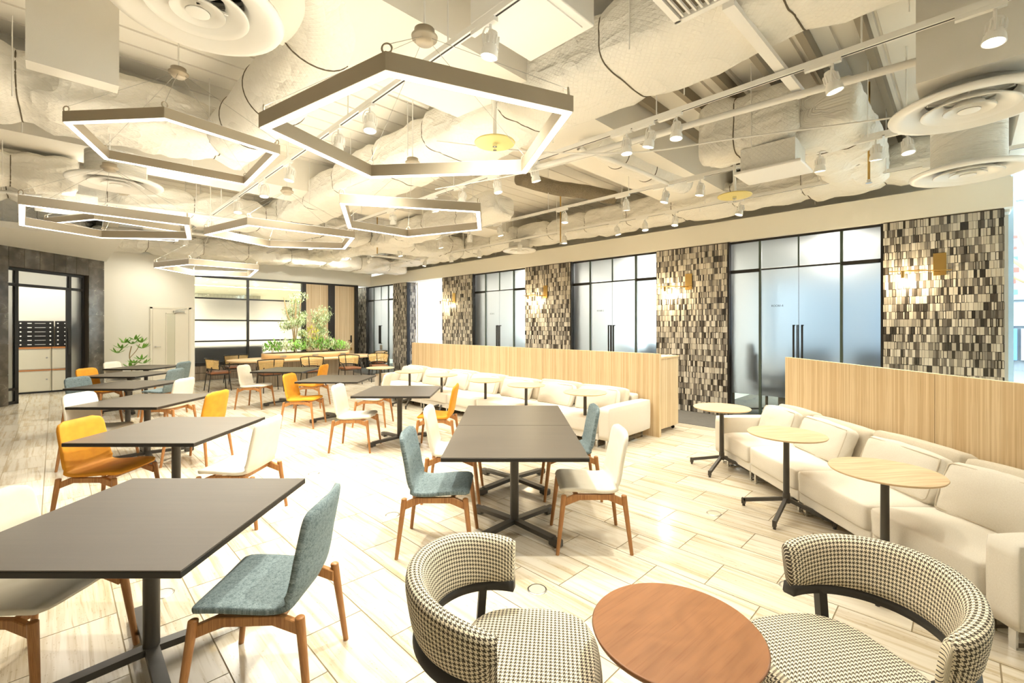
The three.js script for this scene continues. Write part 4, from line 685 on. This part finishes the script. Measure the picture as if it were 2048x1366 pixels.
// ---- walnut side table and houndstooth armchairs in the foreground
{
  const t = thing('side_table', 'round walnut side table between the houndstooth chairs', 'table', D(0.538, 1.475), TURN + 0.7), T = 0.62;
  mesh('tabletop', metres(lathe([[0.001, T], [0.262, T], [0.268, T - 0.006], [0.262, T - 0.018], [0.24, T - 0.024], [0.001, T - 0.024]], 72)), M.walnut, t);
  mesh('column', [rod(V(0, 0.02, 0), V(0, T - 0.02, 0), 0.024), rod(V(0, T - 0.05, 0), V(0, T - 0.024, 0), 0.03, 0.08, 24)], M.base, t); mesh('base_plate', lathe([[0.001, 0.03], [0.05, 0.028], [0.2, 0.012], [0.21, 0], [0.001, 0]], 48), M.base, t);
}
function houndstoothChair(label, p, turn) {
  const t = thing('armchair', label, 'chair', p, turn, 'houndstooth armchairs'); // faces +z
  // seat pad: rounded, a little wider at the front
  { const rings = [], n = 40, prof = [[0.0, 0.86], [0.012, 0.95], [0.04, 1], [0.07, 1], [0.09, 0.965], [0.1, 0.9], [0.104, 0.75], [0.107, 0.4]]; for (const [y, s] of prof) { const ring = []; for (let j = 0; j < n; j++) { const a = -2 * PI * j / n, c = Math.cos(a), q = Math.sin(a), k = 1 / Math.pow(Math.pow(Math.abs(c), 3) + Math.pow(Math.abs(q), 3), 1 / 3); ring.push(V(0.265 * s * k * c * (1 + 0.04 * q), 0.365 + y, 0.25 * s * k * q)); } rings.push(ring); } mesh('seat_pad', metres(loft(rings)), M.houndstooth, t); mesh('seat_frame', [metres(loft([0.34, 0.368].map(y => rings[0].map(v => V(v.x * 0.98, y, v.z)))))], M.piping, t); }
  // wrap-around back: band of fabric on an arc, dark frame band beneath
  const N = 40, arc = 1.66, ringsF = [], ringsB = []; const rad = 0.282;
  for (let i = 0; i <= N; i++) {
    const a = -arc + 2 * arc * i / N, e = Math.min(1, Math.min(i, N - i) / 3), k = Math.sqrt(1 - (1 - e) ** 2) * 0.5 + 0.5, drop = 0.05 * (Math.abs(a) / arc) ** 2, y0 = 0.57 - drop * 0.4, y1 = 0.775 - drop * 1.3, th = 0.036 * k, ring = [], ring2 = [];
    const at = (r, y) => V(Math.sin(a) * r, y, -Math.cos(a) * r - 0.1), m = (y0 + y1) / 2, hh = (y1 - y0) / 2;
    for (let j = 0; j < 20; j++) { const b = 2 * PI * j / 20, c = Math.cos(b), s = Math.sin(b); const Y = m + hh * Math.sign(s) * Math.pow(Math.abs(s), 0.55) * (0.9 + 0.1 * k); ring.push(at(rad + (Y - m) * 0.16 + th * Math.sign(c) * Math.pow(Math.abs(c), 0.7), Y)); }
    for (const [r, y] of [[-0.024, 0], [0.026, 0], [0.032, -0.042], [0.026, -0.048], [-0.02, -0.042]]) ring2.push(at(rad - 0.012 + r, y0 + 0.012 + y));
    ringsF.push(ring); ringsB.push(ring2);
  }
  const girth = ringsF.map(r => { const l = [0]; for (let j = 0; j < 20; j++) l.push(l[j] + r[j].distanceTo(r[(j + 1) % 20])); return l; });
  mesh('backrest', loft(ringsF, (i, j) => [(rad + 0.02) * (-arc + 2 * arc * i / N), girth[i][Math.floor(j)]]), M.houndstooth, t); mesh('back_frame', loft(ringsB), M.piping, t);
  for (const sx of [-1, 1]) { mesh('leg', [bar(V(sx * 0.24, 0, -0.24), V(sx * 0.25, 0.56, -0.2), 0.04, 0.03)], M.piping, t); mesh('leg', [rod(V(sx * 0.23, 0, 0.25), V(sx * 0.21, 0.36, 0.2), 0.012, 0.018)], M.piping, t); }
}
houndstoothChair('houndstooth armchair left of the walnut side table', D(0.065, 1.59), TURN + PI / 2 - 0.1);
houndstoothChair('houndstooth armchair right of the walnut side table', D(1.105, 1.555), TURN - PI / 2 + 0.2);
// ---- wall lamps on the pillars
for (const [u, label] of [[0.24, 'brass wall lamp on the pillar nearest the street window'], [3.66, 'brass wall lamp on the pillar behind the sofa divider end'], [7.18, 'brass wall lamp on the pillar between second and third glass bays'], [10.75, 'brass wall lamp on the pillar right of the bright window']]) {
  const t = thing('wall_lamp', label, 'wall lamp', V(8.39, 2.28, -u), 0, 'brass wall lamps');
  mesh('wall_plate', rbox(0.014, 0.3, 0.13, 0.004, 0, 0.15, 0), M.brass, t); mesh('arm', [rod(V(0, 0.05, 0), V(-0.16, 0.05, -0.06), 0.006), rod(V(-0.16, 0.05, 0.12), V(-0.24, 0.07, -0.5), 0.007), box(0.05, 0.006, 0.2, -0.2, 0.075, -0.22)], M.brass, t);
  const b = V(-0.23, -0.06, -0.36); mesh('lamp_holder', rod(b.clone().add(V(0, 0.03, 0)), b.clone().add(V(0, 0.12, 0)), 0.018), M.brass, t);
  const bulb = new THREE.SphereGeometry(0.035, 18, 12); bulb.translate(b.x, b.y, b.z); mesh('bulb', bulb, M.bulb, t);
  const l = new THREE.PointLight(new THREE.Color().setRGB(1, 0.8, 0.5), 1.3, 0, 2); l.position.copy(b); l.castShadow = true; l.name = 'bulb_light'; t.add(l);
}
// ---- floor outlets
for (const [px, d, label] of [[0.165, 2.763, 'floor outlet disc beside the foreground houndstooth chair'], [1.7197, 2.795, 'floor outlet disc beside the right houndstooth chair'], [1.741, 3.883, 'floor outlet disc in front of the right sofa'], [-2.128, 4.936, 'floor outlet disc in the aisle beyond the foreground blue chair'], [-2.075, 2.716, 'floor outlet disc under the left foreground table'], [-0.995, 3.852, 'floor outlet disc left of the double table']]) {
  const t = thing('floor_outlet', label, 'floor outlet', D(px, d), TURN); mesh('rim', lathe([[0.05, 0.004], [0.055, 0.005], [0.06, 0.001], [0.06, 0]], 32), M.steel, t); mesh('cover', lathe([[0.001, 0.003], [0.05, 0.003], [0.05, 0]], 32), std(0xd8d0bd, 0.35, { metalness: 0.3 }), t);
}
// ---- oval planter table with trees
{
  const t = thing('planter_table', 'long oval oak table built around a raised planter', 'table', V(5.1, 0, -13.25));
  const oval = (a, b, n = 72) => [...Array(n)].map((_, j) => { const q = -2 * PI * j / n, c = Math.cos(q), s = Math.sin(q), k = Math.pow(Math.pow(Math.abs(c), 2.6) + Math.pow(Math.abs(s), 2.6), -1 / 2.6); return [a * k * c, b * k * s]; });
  const ringsOf = list => loft(list.map(([a, b, y]) => oval(a, b).map(([x, z]) => V(x, y, z))));
  mesh('tabletop', metres(ringsOf([[1.96, 0.8, 0.665], [2.0, 0.84, 0.675], [2.0, 0.84, 0.71], [1.99, 0.83, 0.715]])), M.oaktop, t);
  const o = oval(1.3, 0.5, 48); for (let j = 0; j < 48; j++) { const [x0, z0] = o[j], [x1, z1] = o[(j + 1) % 48]; mesh('stave', bar(V(x0 * 0.999, 0.34, z0), V(x1, 0.34, z1), 0.03, 0.66), M.greyslat, t); }
  mesh('plinth', metres(ringsOf([[1.25, 0.46, 0], [1.25, 0.46, 0.05]])), M.piping, t);
  mesh('planter_rim', metres(ringsOf([[1.2, 0.4, 0.714], [1.2, 0.4, 0.86], [1.17, 0.37, 0.86]])), M.oaktop, t); mesh('soil', metres(ringsOf([[1.16, 0.36, 0.85], [1.16, 0.36, 0.866]])), M.soil, t);
  for (const x of [-0.8, 0.05, 0.85]) mesh('socket_plate', box(0.16, 0.05, 0.01, x, 0.79, 0.405), M.steel, t);
}
const leafGeo = (() => { const s = new THREE.Shape(); s.moveTo(0, 0); s.quadraticCurveTo(0.5, 0.35, 0, 1); s.quadraticCurveTo(-0.5, 0.35, 0, 0); const g = new THREE.ShapeGeometry(s, 3); const p = g.attributes.position; for (let i = 0; i < p.count; i++) p.setZ(i, 0.25 * Math.abs(p.getX(i)) - 0.15 * p.getY(i) ** 2); g.computeVertexNormals(); return g; })();
function leaves(pts, size, spread = 1) { const out = []; for (const p of pts) { const g = leafGeo.clone(); const s = size * rr(0.7, 1.25); g.scale(s * 0.8, s, s); g.rotateX(rr(-1.4, 0.6) * spread); g.rotateY(rr(0, 6.28)); g.translate(p.x, p.y, p.z); out.push(g); } return join(out); }
function tree(label, base, h, crownR, crownH, n) {
  const t = thing('potted_tree', label, 'tree', base); const forks = [], tips = [];
  for (let k = 0; k < 4; k++) { const a = k * 1.6 + rr(-0.3, 0.3), r = crownR * rr(0.3, 0.6); const q = [V(rr(-0.03, 0.03), 0, rr(-0.03, 0.03)), V(Math.cos(a) * 0.06, h * 0.4, Math.sin(a) * 0.06), V(Math.cos(a) * r, h * 0.75, Math.sin(a) * r), V(Math.cos(a) * r * 1.2, h * 0.95, Math.sin(a) * r * 1.2)]; mesh('trunk', tube(q, 0.012, 16, 6), M.bark, t); tips.push(q[3], q[2]); }
  const lobes = []; for (let k = 0; k < 26; k++) { let x, y, z; do { x = rr(-1, 1); y = rr(-1, 1); z = rr(-1, 1); } while (x * x + z * z > 0.75 * (1 - 0.55 * Math.max(0, y)) || Math.abs(y) > 0.95); lobes.push([x * crownR * 0.85, h - crownH / 2 + y * crownH / 2, z * crownR * 0.85, rr(0.09, 0.2)]); }
  for (const [x, y, z] of lobes.slice(0, 9)) mesh('twig', tube([tips[Math.floor(rnd() * tips.length)].clone(), V(x * 0.7, y - 0.08, z * 0.7), V(x, y, z)], 0.005, 8, 5), M.bark, t);
  for (let m = 0; m < 2; m++) { const pts = []; for (let i = 0; i < n / 2; i++) { const [x, y, z, r] = lobes[Math.floor(rnd() * lobes.length)], a = rr(0, 6.28), c = rr(-1, 1), q = r * Math.pow(rnd(), 0.45), s = Math.sqrt(1 - c * c); pts.push(V(x + q * s * Math.cos(a), y + q * c, z + q * s * Math.sin(a))); } const f = mesh('foliage', leaves(pts, 0.055), M.leaf[m ? 5 : 2], t); f.userData.kind = 'stuff'; }
}
tree('taller slender tree growing from the planter table', V(4.72, 0.86, -13.2), 1.6, 0.44, 1.15, 2400);
tree('shorter slender tree in the planter table, nearer the wooden panels', V(5.5, 0.86, -13.3), 1.25, 0.38, 0.9, 1700);
{
  const kinds = ['bright green leafy plant', 'pale variegated leafy plant', 'yellow green leafy plant', 'dark green leafy plant']; const mats = [0, 5, 3, 1, 2, 0, 5, 1, 5];
  [[-0.95, 0.05, 0.26], [-0.65, 0.12, 0.3], [0.12, 0.0, 0.62], [-0.35, 0.14, 0.32], [-0.08, 0.16, 0.33], [0.3, 0.14, 0.33], [0.55, 0.12, 0.3], [0.8, 0.1, 0.26], [1.0, 0.0, 0.2]].forEach(([x, z, h], i) => {
    const t = thing('planter_plant', `${['bright green', 'pale variegated', 'tall yellow green', 'mid green', 'grey green', 'fresh green', 'silvery green', 'soft green', 'small pale'][i]} leafy plant, ${ordinal[i]} from the left in the planter`, 'plant', V(5.1 + x, 0.85, -13.25 + z), 0, 'plants in the planter table');
    const pts = []; for (let k = 0; k < 190; k++) { const a = rr(0, 6.28), r = Math.sqrt(rnd()) * 0.25, y = 1.45 * h * rr(0.2, 1) * (1 - r * 1.6); pts.push(V(r * Math.cos(a), y, r * Math.sin(a) * 0.9)); }
    const f = mesh('foliage', leaves(pts, 0.085, 0.8), M.leaf[mats[i]], t); f.userData.kind = 'stuff'; for (let k = 0; k < 5; k++) mesh('stem', rod(V(rr(-0.03, 0.03), 0, rr(-0.03, 0.03)), V(rr(-0.12, 0.12), h * 0.85, rr(-0.1, 0.1)), 0.004, 0.003, 5), M.bark, t);
  });
}
// ---- rattan chairs
const rattanProto = (() => {
  const t = thing('rattan_chair', '', 'chair'); // faces +z
  mesh('seat_pad', rbox(0.46, 0.06, 0.44, 0.025, 0, 0.45, 0.02), M.leather, t); mesh('seat_ring', [tube([...Array(17)].map((_, k) => { const a = k / 16 * 2 * PI; return V(0.245 * Math.cos(a), 0.41, 0.02 + 0.235 * Math.sin(a)); }), 0.012, 40, 6)], M.blackmetal, t);
  const A = 1.35, R2 = 0.285, pt = (a, y, r = R2) => V(Math.sin(a) * r, y, -Math.cos(a) * r + 0.04), line = (y, r) => [...Array(15)].map((_, k) => pt(-A + 2 * A * k / 14, y + 0.0 - 0.03 * Math.abs(-1 + 2 * k / 14) ** 2, r));
  mesh('back_rim', [tube(line(0.8, R2 + 0.02), 0.012, 40, 6), tube(line(0.56, R2 - 0.02), 0.012, 40, 6), rod(line(0.8, R2 + 0.02)[0], line(0.56, R2 - 0.02)[0], 0.012), rod(line(0.8, R2 + 0.02)[14], line(0.56, R2 - 0.02)[14], 0.012), rod(line(0.8, R2 + 0.02)[7], line(0.42, R2 - 0.06)[7], 0.011)], M.blackmetal, t);
  const cane = []; for (let k = 0; k <= 26; k++) { const a = -A + 2 * A * k / 26, q = 0.03 * Math.abs(a / A) ** 2; cane.push(bar(pt(a, 0.565 - q, R2 - 0.018), pt(a, 0.795 - q, R2 + 0.018), 0.012, 0.004)); } for (let k = 0; k < 9; k++) cane.push(tube(line(0.575 + k * 0.027, R2 - 0.017 + k * 0.0043), 0.0055, 26, 4));
  mesh('cane_back', cane, M.rattan, t);
  for (const sx of [-1, 1]) { mesh('leg', [rod(V(sx * 0.25, 0, 0.24), V(sx * 0.22, 0.41, 0.2), 0.011, 0.013), tube([V(sx * 0.22, 0.41, 0.2), V(sx * 0.27, 0.58, 0.16), V(sx * 0.285, 0.62, 0.02), V(sx * 0.28, 0.62, -0.05)], 0.011, 16, 6)], M.blackmetal, t); mesh('leg', rod(V(sx * 0.23, 0, -0.24), V(sx * 0.2, 0.6, -0.17), 0.011, 0.012), M.blackmetal, t); }
  return t;
})();
[[3.72, -11.98, PI, 'rattan chair at the near side of the planter table, left one'], [4.72, -11.95, PI, 'rattan chair at the near side of the planter table, middle one'], [5.72, -11.95, PI, 'rattan chair at the near side of the planter table, right one'], [2.85, -13.1, PI / 2 + 0, 'rattan chair at the left end of the planter table'], [6.65, -12.05, PI + 0.3, 'rattan chair at the right end near side of the planter table'], [7.35, -13.3, -PI / 2, 'rattan chair at the right tip of the planter table'], [3.6, -14.5, 0, 'rattan chair on the far side of the planter table, leftmost'], [5.1, -14.5, 0, 'rattan chair hidden on the far side behind the plants'], [6.4, -14.5, 0, 'rattan chair on the far side of the planter table, rightmost']].forEach(([x, z, turn, label], i) => { if (!i) { rattanProto.position.set(x, 0, z); rattanProto.rotation.y = turn; rattanProto.userData.label = label; rattanProto.userData.group = 'rattan chairs'; } else copyOf(rattanProto, label, V(x, 0, z), turn, 'rattan chairs'); });
// ---- lockers and cabinets in the room at left
{
  for (const [x0, x1, i] of [[-1.6, -0.66, 0], [-0.65, -0.06, 1], [-0.05, 0.72, 2]]) {
    const t = thing('storage_cabinet', ['beige steel cabinet hidden behind the marble edge', 'beige steel cabinet under the left half of the black mailboxes', 'beige steel cabinet under the right half of the black mailboxes'][i], 'cabinet', V((x0 + x1) / 2, 0, -15.6)); const w = x1 - x0;
    mesh('body', span(-w / 2, w / 2, 0.04, 1.06, -0.02, -0.45), M.cabinet, t); mesh('cabinet_top', span(-w / 2, w / 2, 1.06, 1.1, 0.01, -0.45), M.orangewood, t); mesh('divider_rail', span(-w / 2, w / 2, 0.53, 0.56, 0.004, -0.02), M.orangewood, t); mesh('plinth', span(-w / 2, w / 2, 0, 0.04, -0.04, -0.45), M.black, t);
    for (const y of [0.06, 0.58]) { const d = mesh('door', span(-w / 2 + 0.02, w / 2 - 0.02, y, y + 0.45, 0.0, -0.02), M.cabinet, t); mesh('lock', disc(0.018, 0.01, 0, 0, 0, 16).rotateX(PI / 2).translate(w / 2 - 0.08, y + 0.26, 0.004), M.steel, d); }
  }
  for (let c = 0; c < 2; c++) { const t = thing('mailbox_unit', c ? 'right bank of black mailboxes on the beige cabinets' : 'left bank of black mailboxes on the beige cabinets', 'mailbox', V(-0.3 + c * 0.62 - 0.02, 1.1, -15.62));
    mesh('body', span(-0.3, 0.3, 0, 0.62, -0.02, -0.35), M.black, t);
    for (let r = 0; r < 6; r++) { const y = 0.01 + r * 0.101, d = mesh('mailbox_door', span(-0.295, 0.295, y, y + 0.094, 0, -0.02), M.black, t); mesh('slot', span(-0.02, 0.16, y + 0.044, y + 0.052, 0.002, 0), M.whitelac, d); mesh('lock', disc(0.016, 0.006, 0, 0, 0, 14).rotateX(PI / 2).translate(0.24, y + 0.048, 0.002), M.whitelac, d); mesh('number_plate', span(-0.14, -0.07, y + 0.038, y + 0.058, 0.002, 0), M.whitelac, d); mesh('knob', disc(0.016, 0.006, 0, 0, 0, 14).rotateX(PI / 2).translate(-0.25, y + 0.048, 0.002), M.whitelac, d); } }
  const n = thing('notice_card', 'white notice holder clipped beside the black mailboxes', 'notice', V(0.66, 1.28, -15.6)); mesh('card', span(-0.04, 0.04, 0, 0.2, 0.02, 0.012), M.whitelac, n); mesh('holder', span(-0.06, 0.05, -0.02, 0.02, 0.03, -0.0), M.black, n);
}
// ---- potted plant by the white door
{
  const t = thing('potted_plant', 'slim green potted plant beside the white door', 'plant', V(1.32, 0, -14.6)); mesh('pot', lathe([[0.001, 0], [0.13, 0], [0.16, 0.34], [0.165, 0.36], [0.145, 0.36], [0.14, 0.32], [0.001, 0.32]], 28), M.pot, t); mesh('soil', disc(0.14, 0.01, 0, 0.325, 0, 24), M.soil, t);
  mesh('stem', [tube([V(0, 0.32, 0), V(0.03, 0.6, 0), V(-0.02, 0.85, 0.02), V(0.02, 1.1, 0)], 0.012, 20, 6), tube([V(-0.02, 0.8, 0), V(0.12, 1.0, 0), V(0.18, 1.15, 0)], 0.008, 12, 5), tube([V(0.01, 0.55, 0), V(0.15, 0.7, 0.02), V(0.2, 0.75, 0.05)], 0.007, 12, 5)], M.bark, t);
  const hubs = [[0.02, 1.15, 0], [0.2, 1.18, 0.02], [-0.18, 1.05, 0.05], [0.08, 1.26, 0.02], [-0.1, 1.18, -0.05], [0.24, 1.04, 0.05], [0.2, 0.76, 0.05], [0.05, 0.68, 0.1], [-0.25, 0.94, 0.03], [0.26, 0.66, 0.02], [-0.02, 0.6, 0.08]];
  for (const [x, y, z] of hubs) { const out = []; for (let k = 0; k < 9; k++) { const g = leafGeo.clone(); g.scale(0.11, 0.2, 0.12); g.rotateX(1.1 + rr(-0.3, 0.3)); g.rotateY(k * 0.9 + rr(0, 0.4)); g.translate(x, y, z); out.push(g); } mesh('leaf_cluster', out, M.leaf[1], t); }
}
// ---- lit room and meeting room contents
{
  const b = thing('roller_blind', 'grey striped blind seen through the clear upper panes', 'blind', V(4.7, 1.9, -19.9)); mesh('blind_cloth', box(2.2, 0.9, 0.01, 0, 0.45, 0), std(0x9b978c, 0.8), b); for (let k = 0; k < 18; k++) mesh('blind_slat', box(0.1, 0.88, 0.008, -1.04 + k * 0.122, 0.45, 0.01), std(0xa7a297, 0.8), b);
  const spots = [[3.2, -17], [3.9, -18.3], [4.7, -16.8], [5.3, -18.6], [6.0, -17.2], [6.9, -17.0], [3.4, -19.2], [6.4, -18.9]]; spots.forEach(([x, z], i) => { const t = thing('downlight', `recessed downlight in the lit far room, ${ordinal[i]} one`, 'downlight', V(x, 3.105, z), 0, 'downlights in the lit far room'); mesh('trim_ring', new THREE.TorusGeometry(0.07, 0.01, 8, 24).rotateX(PI / 2), M.whitelac, t); mesh('lens', disc(0.065, 0.006, 0, 0.002, 0, 24), M.spotglow, t); const l = new THREE.SpotLight(WARM, ROOM_POWER * 2.2, 0, 1.2, 0.8, 2); l.position.set(0, -0.02, 0); l.target.position.set(0, -2, 0); l.castShadow = true; l.name = 'downlight_beam'; t.add(l); t.add(l.target); });
  const tb = thing('meeting_table', 'dark meeting table blurred behind the far frosted panes', 'table', V(3.9, 0, -17.6)); mesh('tabletop', rbox(2.0, 0.04, 1.0, 0.01, 0, 0.72, 0), M.tabletop, tb); for (const [x, z] of [[-0.9, 0.4], [0.9, 0.4], [-0.9, -0.4], [0.9, -0.4]]) mesh('leg', box(0.05, 0.7, 0.05, x, 0.35, z), M.base, tb);
  const cr = thing('credenza', 'long dark credenza blurred behind the lowest frosted panes', 'cabinet', V(3.75, 0, -16.25)); mesh('carcass', rbox(2.0, 0.95, 0.45, 0.01, 0, 0.5, 0), M.base, cr); for (let k = 0; k < 4; k++) mesh('door', box(0.48, 0.85, 0.012, -0.75 + k * 0.5, 0.5, 0.232), M.base, cr);
  const lk = thing('ceiling_lamp', 'locker room ceiling lamp', 'ceiling lamp', V(-0.4, 3.15, -14.4)); mesh('lamp_body', disc(0.16, 0.05, 0, 0.02, 0, 28), M.whitelac, lk); mesh('lamp_glass', disc(0.15, 0.006, 0, -0.006, 0, 28), M.glow, lk); const ll = new THREE.PointLight(WARM, ROOM_POWER * 0.6, 0, 2); ll.position.set(0, -0.06, 0); ll.castShadow = true; ll.name = 'lamp_light'; lk.add(ll);
  const office = (() => { const t = thing('office_chair', '', 'chair'); mesh('seat', rbox(0.48, 0.08, 0.46, 0.03, 0, 0.48, 0), M.black, t); const bk = mesh('backrest', rbox(0.46, 0.55, 0.06, 0.03, 0, 0.85, -0.24), M.black, t); mesh('headrest', rbox(0.28, 0.14, 0.05, 0.02, 0, 1.2, -0.27), M.black, bk); mesh('gas_lift', rod(V(0, 0.1, 0), V(0, 0.45, 0), 0.025), M.base, t); for (let k = 0; k < 5; k++) { const a = k * 2 * PI / 5, l = mesh('base_spoke', bar(V(0, 0.1, 0), V(Math.cos(a) * 0.3, 0.07, Math.sin(a) * 0.3), 0.035, 0.03), M.base, t); mesh('castor', disc(0.03, 0.03, 0, 0, 0, 14).rotateX(PI / 2).translate(Math.cos(a) * 0.3, 0.031, Math.sin(a) * 0.3), M.black, l); } for (const s of [-1, 1]) mesh('armrest', [box(0.05, 0.03, 0.26, s * 0.27, 0.7, 0), box(0.03, 0.2, 0.03, s * 0.27, 0.6, 0)], M.black, t); return t; })();
  [[9.15, -2.55, 0.6, 'dark office chair blurred behind the near frosted bay, left pane'], [9.6, -5.0, 2, 'dark office chair behind the second frosted bay'], [9.7, -9.0, 1, 'dark office chair behind the third frosted bay'], [9.5, -15.2, 2.4, 'dark office chair behind the far glass door']].forEach(([x, z, a, label], i) => { if (!i) { office.position.set(x, 0.005, z); office.rotation.y = a; office.userData.label = label; office.userData.group = 'office chairs in the meeting rooms'; } else copyOf(office, label, V(x, 0.005, z), a, 'office chairs in the meeting rooms'); });
  [[10.2, -1.6, 'near'], [10.3, -5.5, 'second'], [10.3, -8.9, 'third'], [10.3, -15.4, 'far']].forEach(([x, z, w]) => { const t = thing('office_desk', `dark desk with screens blurred behind the ${w} frosted bay`, 'desk', V(x, 0.005, z)); mesh('desktop', rbox(0.8, 0.03, 2.0, 0.008, 0, 0.71, 0), M.base, t); mesh('modesty_panel', box(0.03, 0.62, 1.9, -0.32, 0.38, 0), M.base, t); for (const s of [-1, 1]) mesh('leg', box(0.6, 0.69, 0.05, 0, 0.35, s * 0.9), M.base, t); for (const s of [-0.5, 0.45]) mesh('monitor', [box(0.03, 0.34, 0.6, 0.1, 0.99, s), box(0.16, 0.02, 0.22, 0.1, 0.735, s), box(0.03, 0.12, 0.04, 0.12, 0.79, s)], M.black, t);
    const l = thing('ceiling_lamp', `round ceiling lamp inside the ${w} meeting room`, 'ceiling lamp', V(x - 0.3, 3.02, z)); mesh('lamp_body', disc(0.2, 0.03, 0, 0.015, 0, 28), M.whitelac, l); mesh('lamp_glass', disc(0.19, 0.006, 0, -0.004, 0, 28), M.glow, l); const pl = new THREE.PointLight(LED, ROOM_POWER, 0, 2); pl.position.set(0, -0.06, 0); pl.castShadow = true; pl.name = 'lamp_light'; l.add(pl); });
}
// ---- outside the street window
{
  const g = mesh('street', span(12.5, 45, -0.3, -0.1, -12, 14), M.asphalt); g.userData.kind = 'structure'; g.userData.label = 'grey street outside the window';
  const p = mesh('pavement', span(9.2, 12.5, -0.3, -0.05, 0.5, 14), M.concrete); p.userData.kind = 'structure'; p.userData.label = 'pale pavement outside the window';
  const b = thing('shop_building', 'pale building with sign boards across the street', 'building', V(26, 0, 2)); mesh('facade', span(0, 4, -0.1, 12, -10, 8), M.concrete, b); mesh('window_band', span(-0.05, 0, 6.4, 8.2, -10, 8), std(0xb9cbd6, 0.2), b);
  mesh('poster_wall', span(-0.1, 0, 2.6, 5.6, -4, 4), M.signwhite, b); mesh('sign_band', span(-0.14, 0, 1.6, 2.5, -4, 4), M.signwhite, b); const blue = mesh('blue_sign', span(-0.18, -0.02, 0.3, 1.5, -3, -0.6), M.bluepaint, b); const wsg = mesh('white_sign', span(-0.18, -0.02, 0.3, 1.5, -0.5, 1.2), M.signwhite, b);
  for (let k = 0; k < 24; k++) mesh('poster_mark', box(0.02, rr(0.1, 0.2), rr(0.12, 0.25), -0.12, 2.9 + (k % 6) * 0.42, -1.6 + Math.floor(k / 6) * 0.45 + rr(-0.05, 0.05)), k % 3 ? M.red : M.bluepaint, b);
  const t = thing('street_tree', 'bare branching street tree outside the window', 'tree', V(17, -0.1, 1.6)); mesh('trunk', tube([V(0, 0, 0), V(0, 2, -0.1), V(-0.1, 3.4, -0.4), V(0, 6, -1.2)], 0.11, 24, 8), M.bark, t);
  for (const q of [[V(-0.05, 2.2, -0.1), V(0.1, 3.2, -0.6), V(0.2, 3.9, -1.4)], [V(-0.08, 3.0, -0.3), V(0, 4.2, 0.1), V(0.1, 5.4, 0.3)], [V(-0.1, 2.6, -0.2), V(-0.2, 3.0, -0.8), V(-0.1, 4.6, -1.3)], [V(-0.05, 3.4, -0.4), V(0.1, 4.6, -0.9), V(0, 5, -1.8)]]) mesh('branch', tube(q, 0.05, 16, 6), M.bark, t);
  const pts = []; for (let k = 0; k < 500; k++) pts.push(V(rr(-1.4, 1.4), rr(4.6, 6.6), rr(-2.4, 0.8))); const f = mesh('foliage', leaves(pts, 0.2), M.leaf[2], t); f.userData.kind = 'stuff';
}
scene.traverse(o => { if (o.isMesh) o.castShadow = o.receiveShadow = true; });
renderer.render(scene, camera);
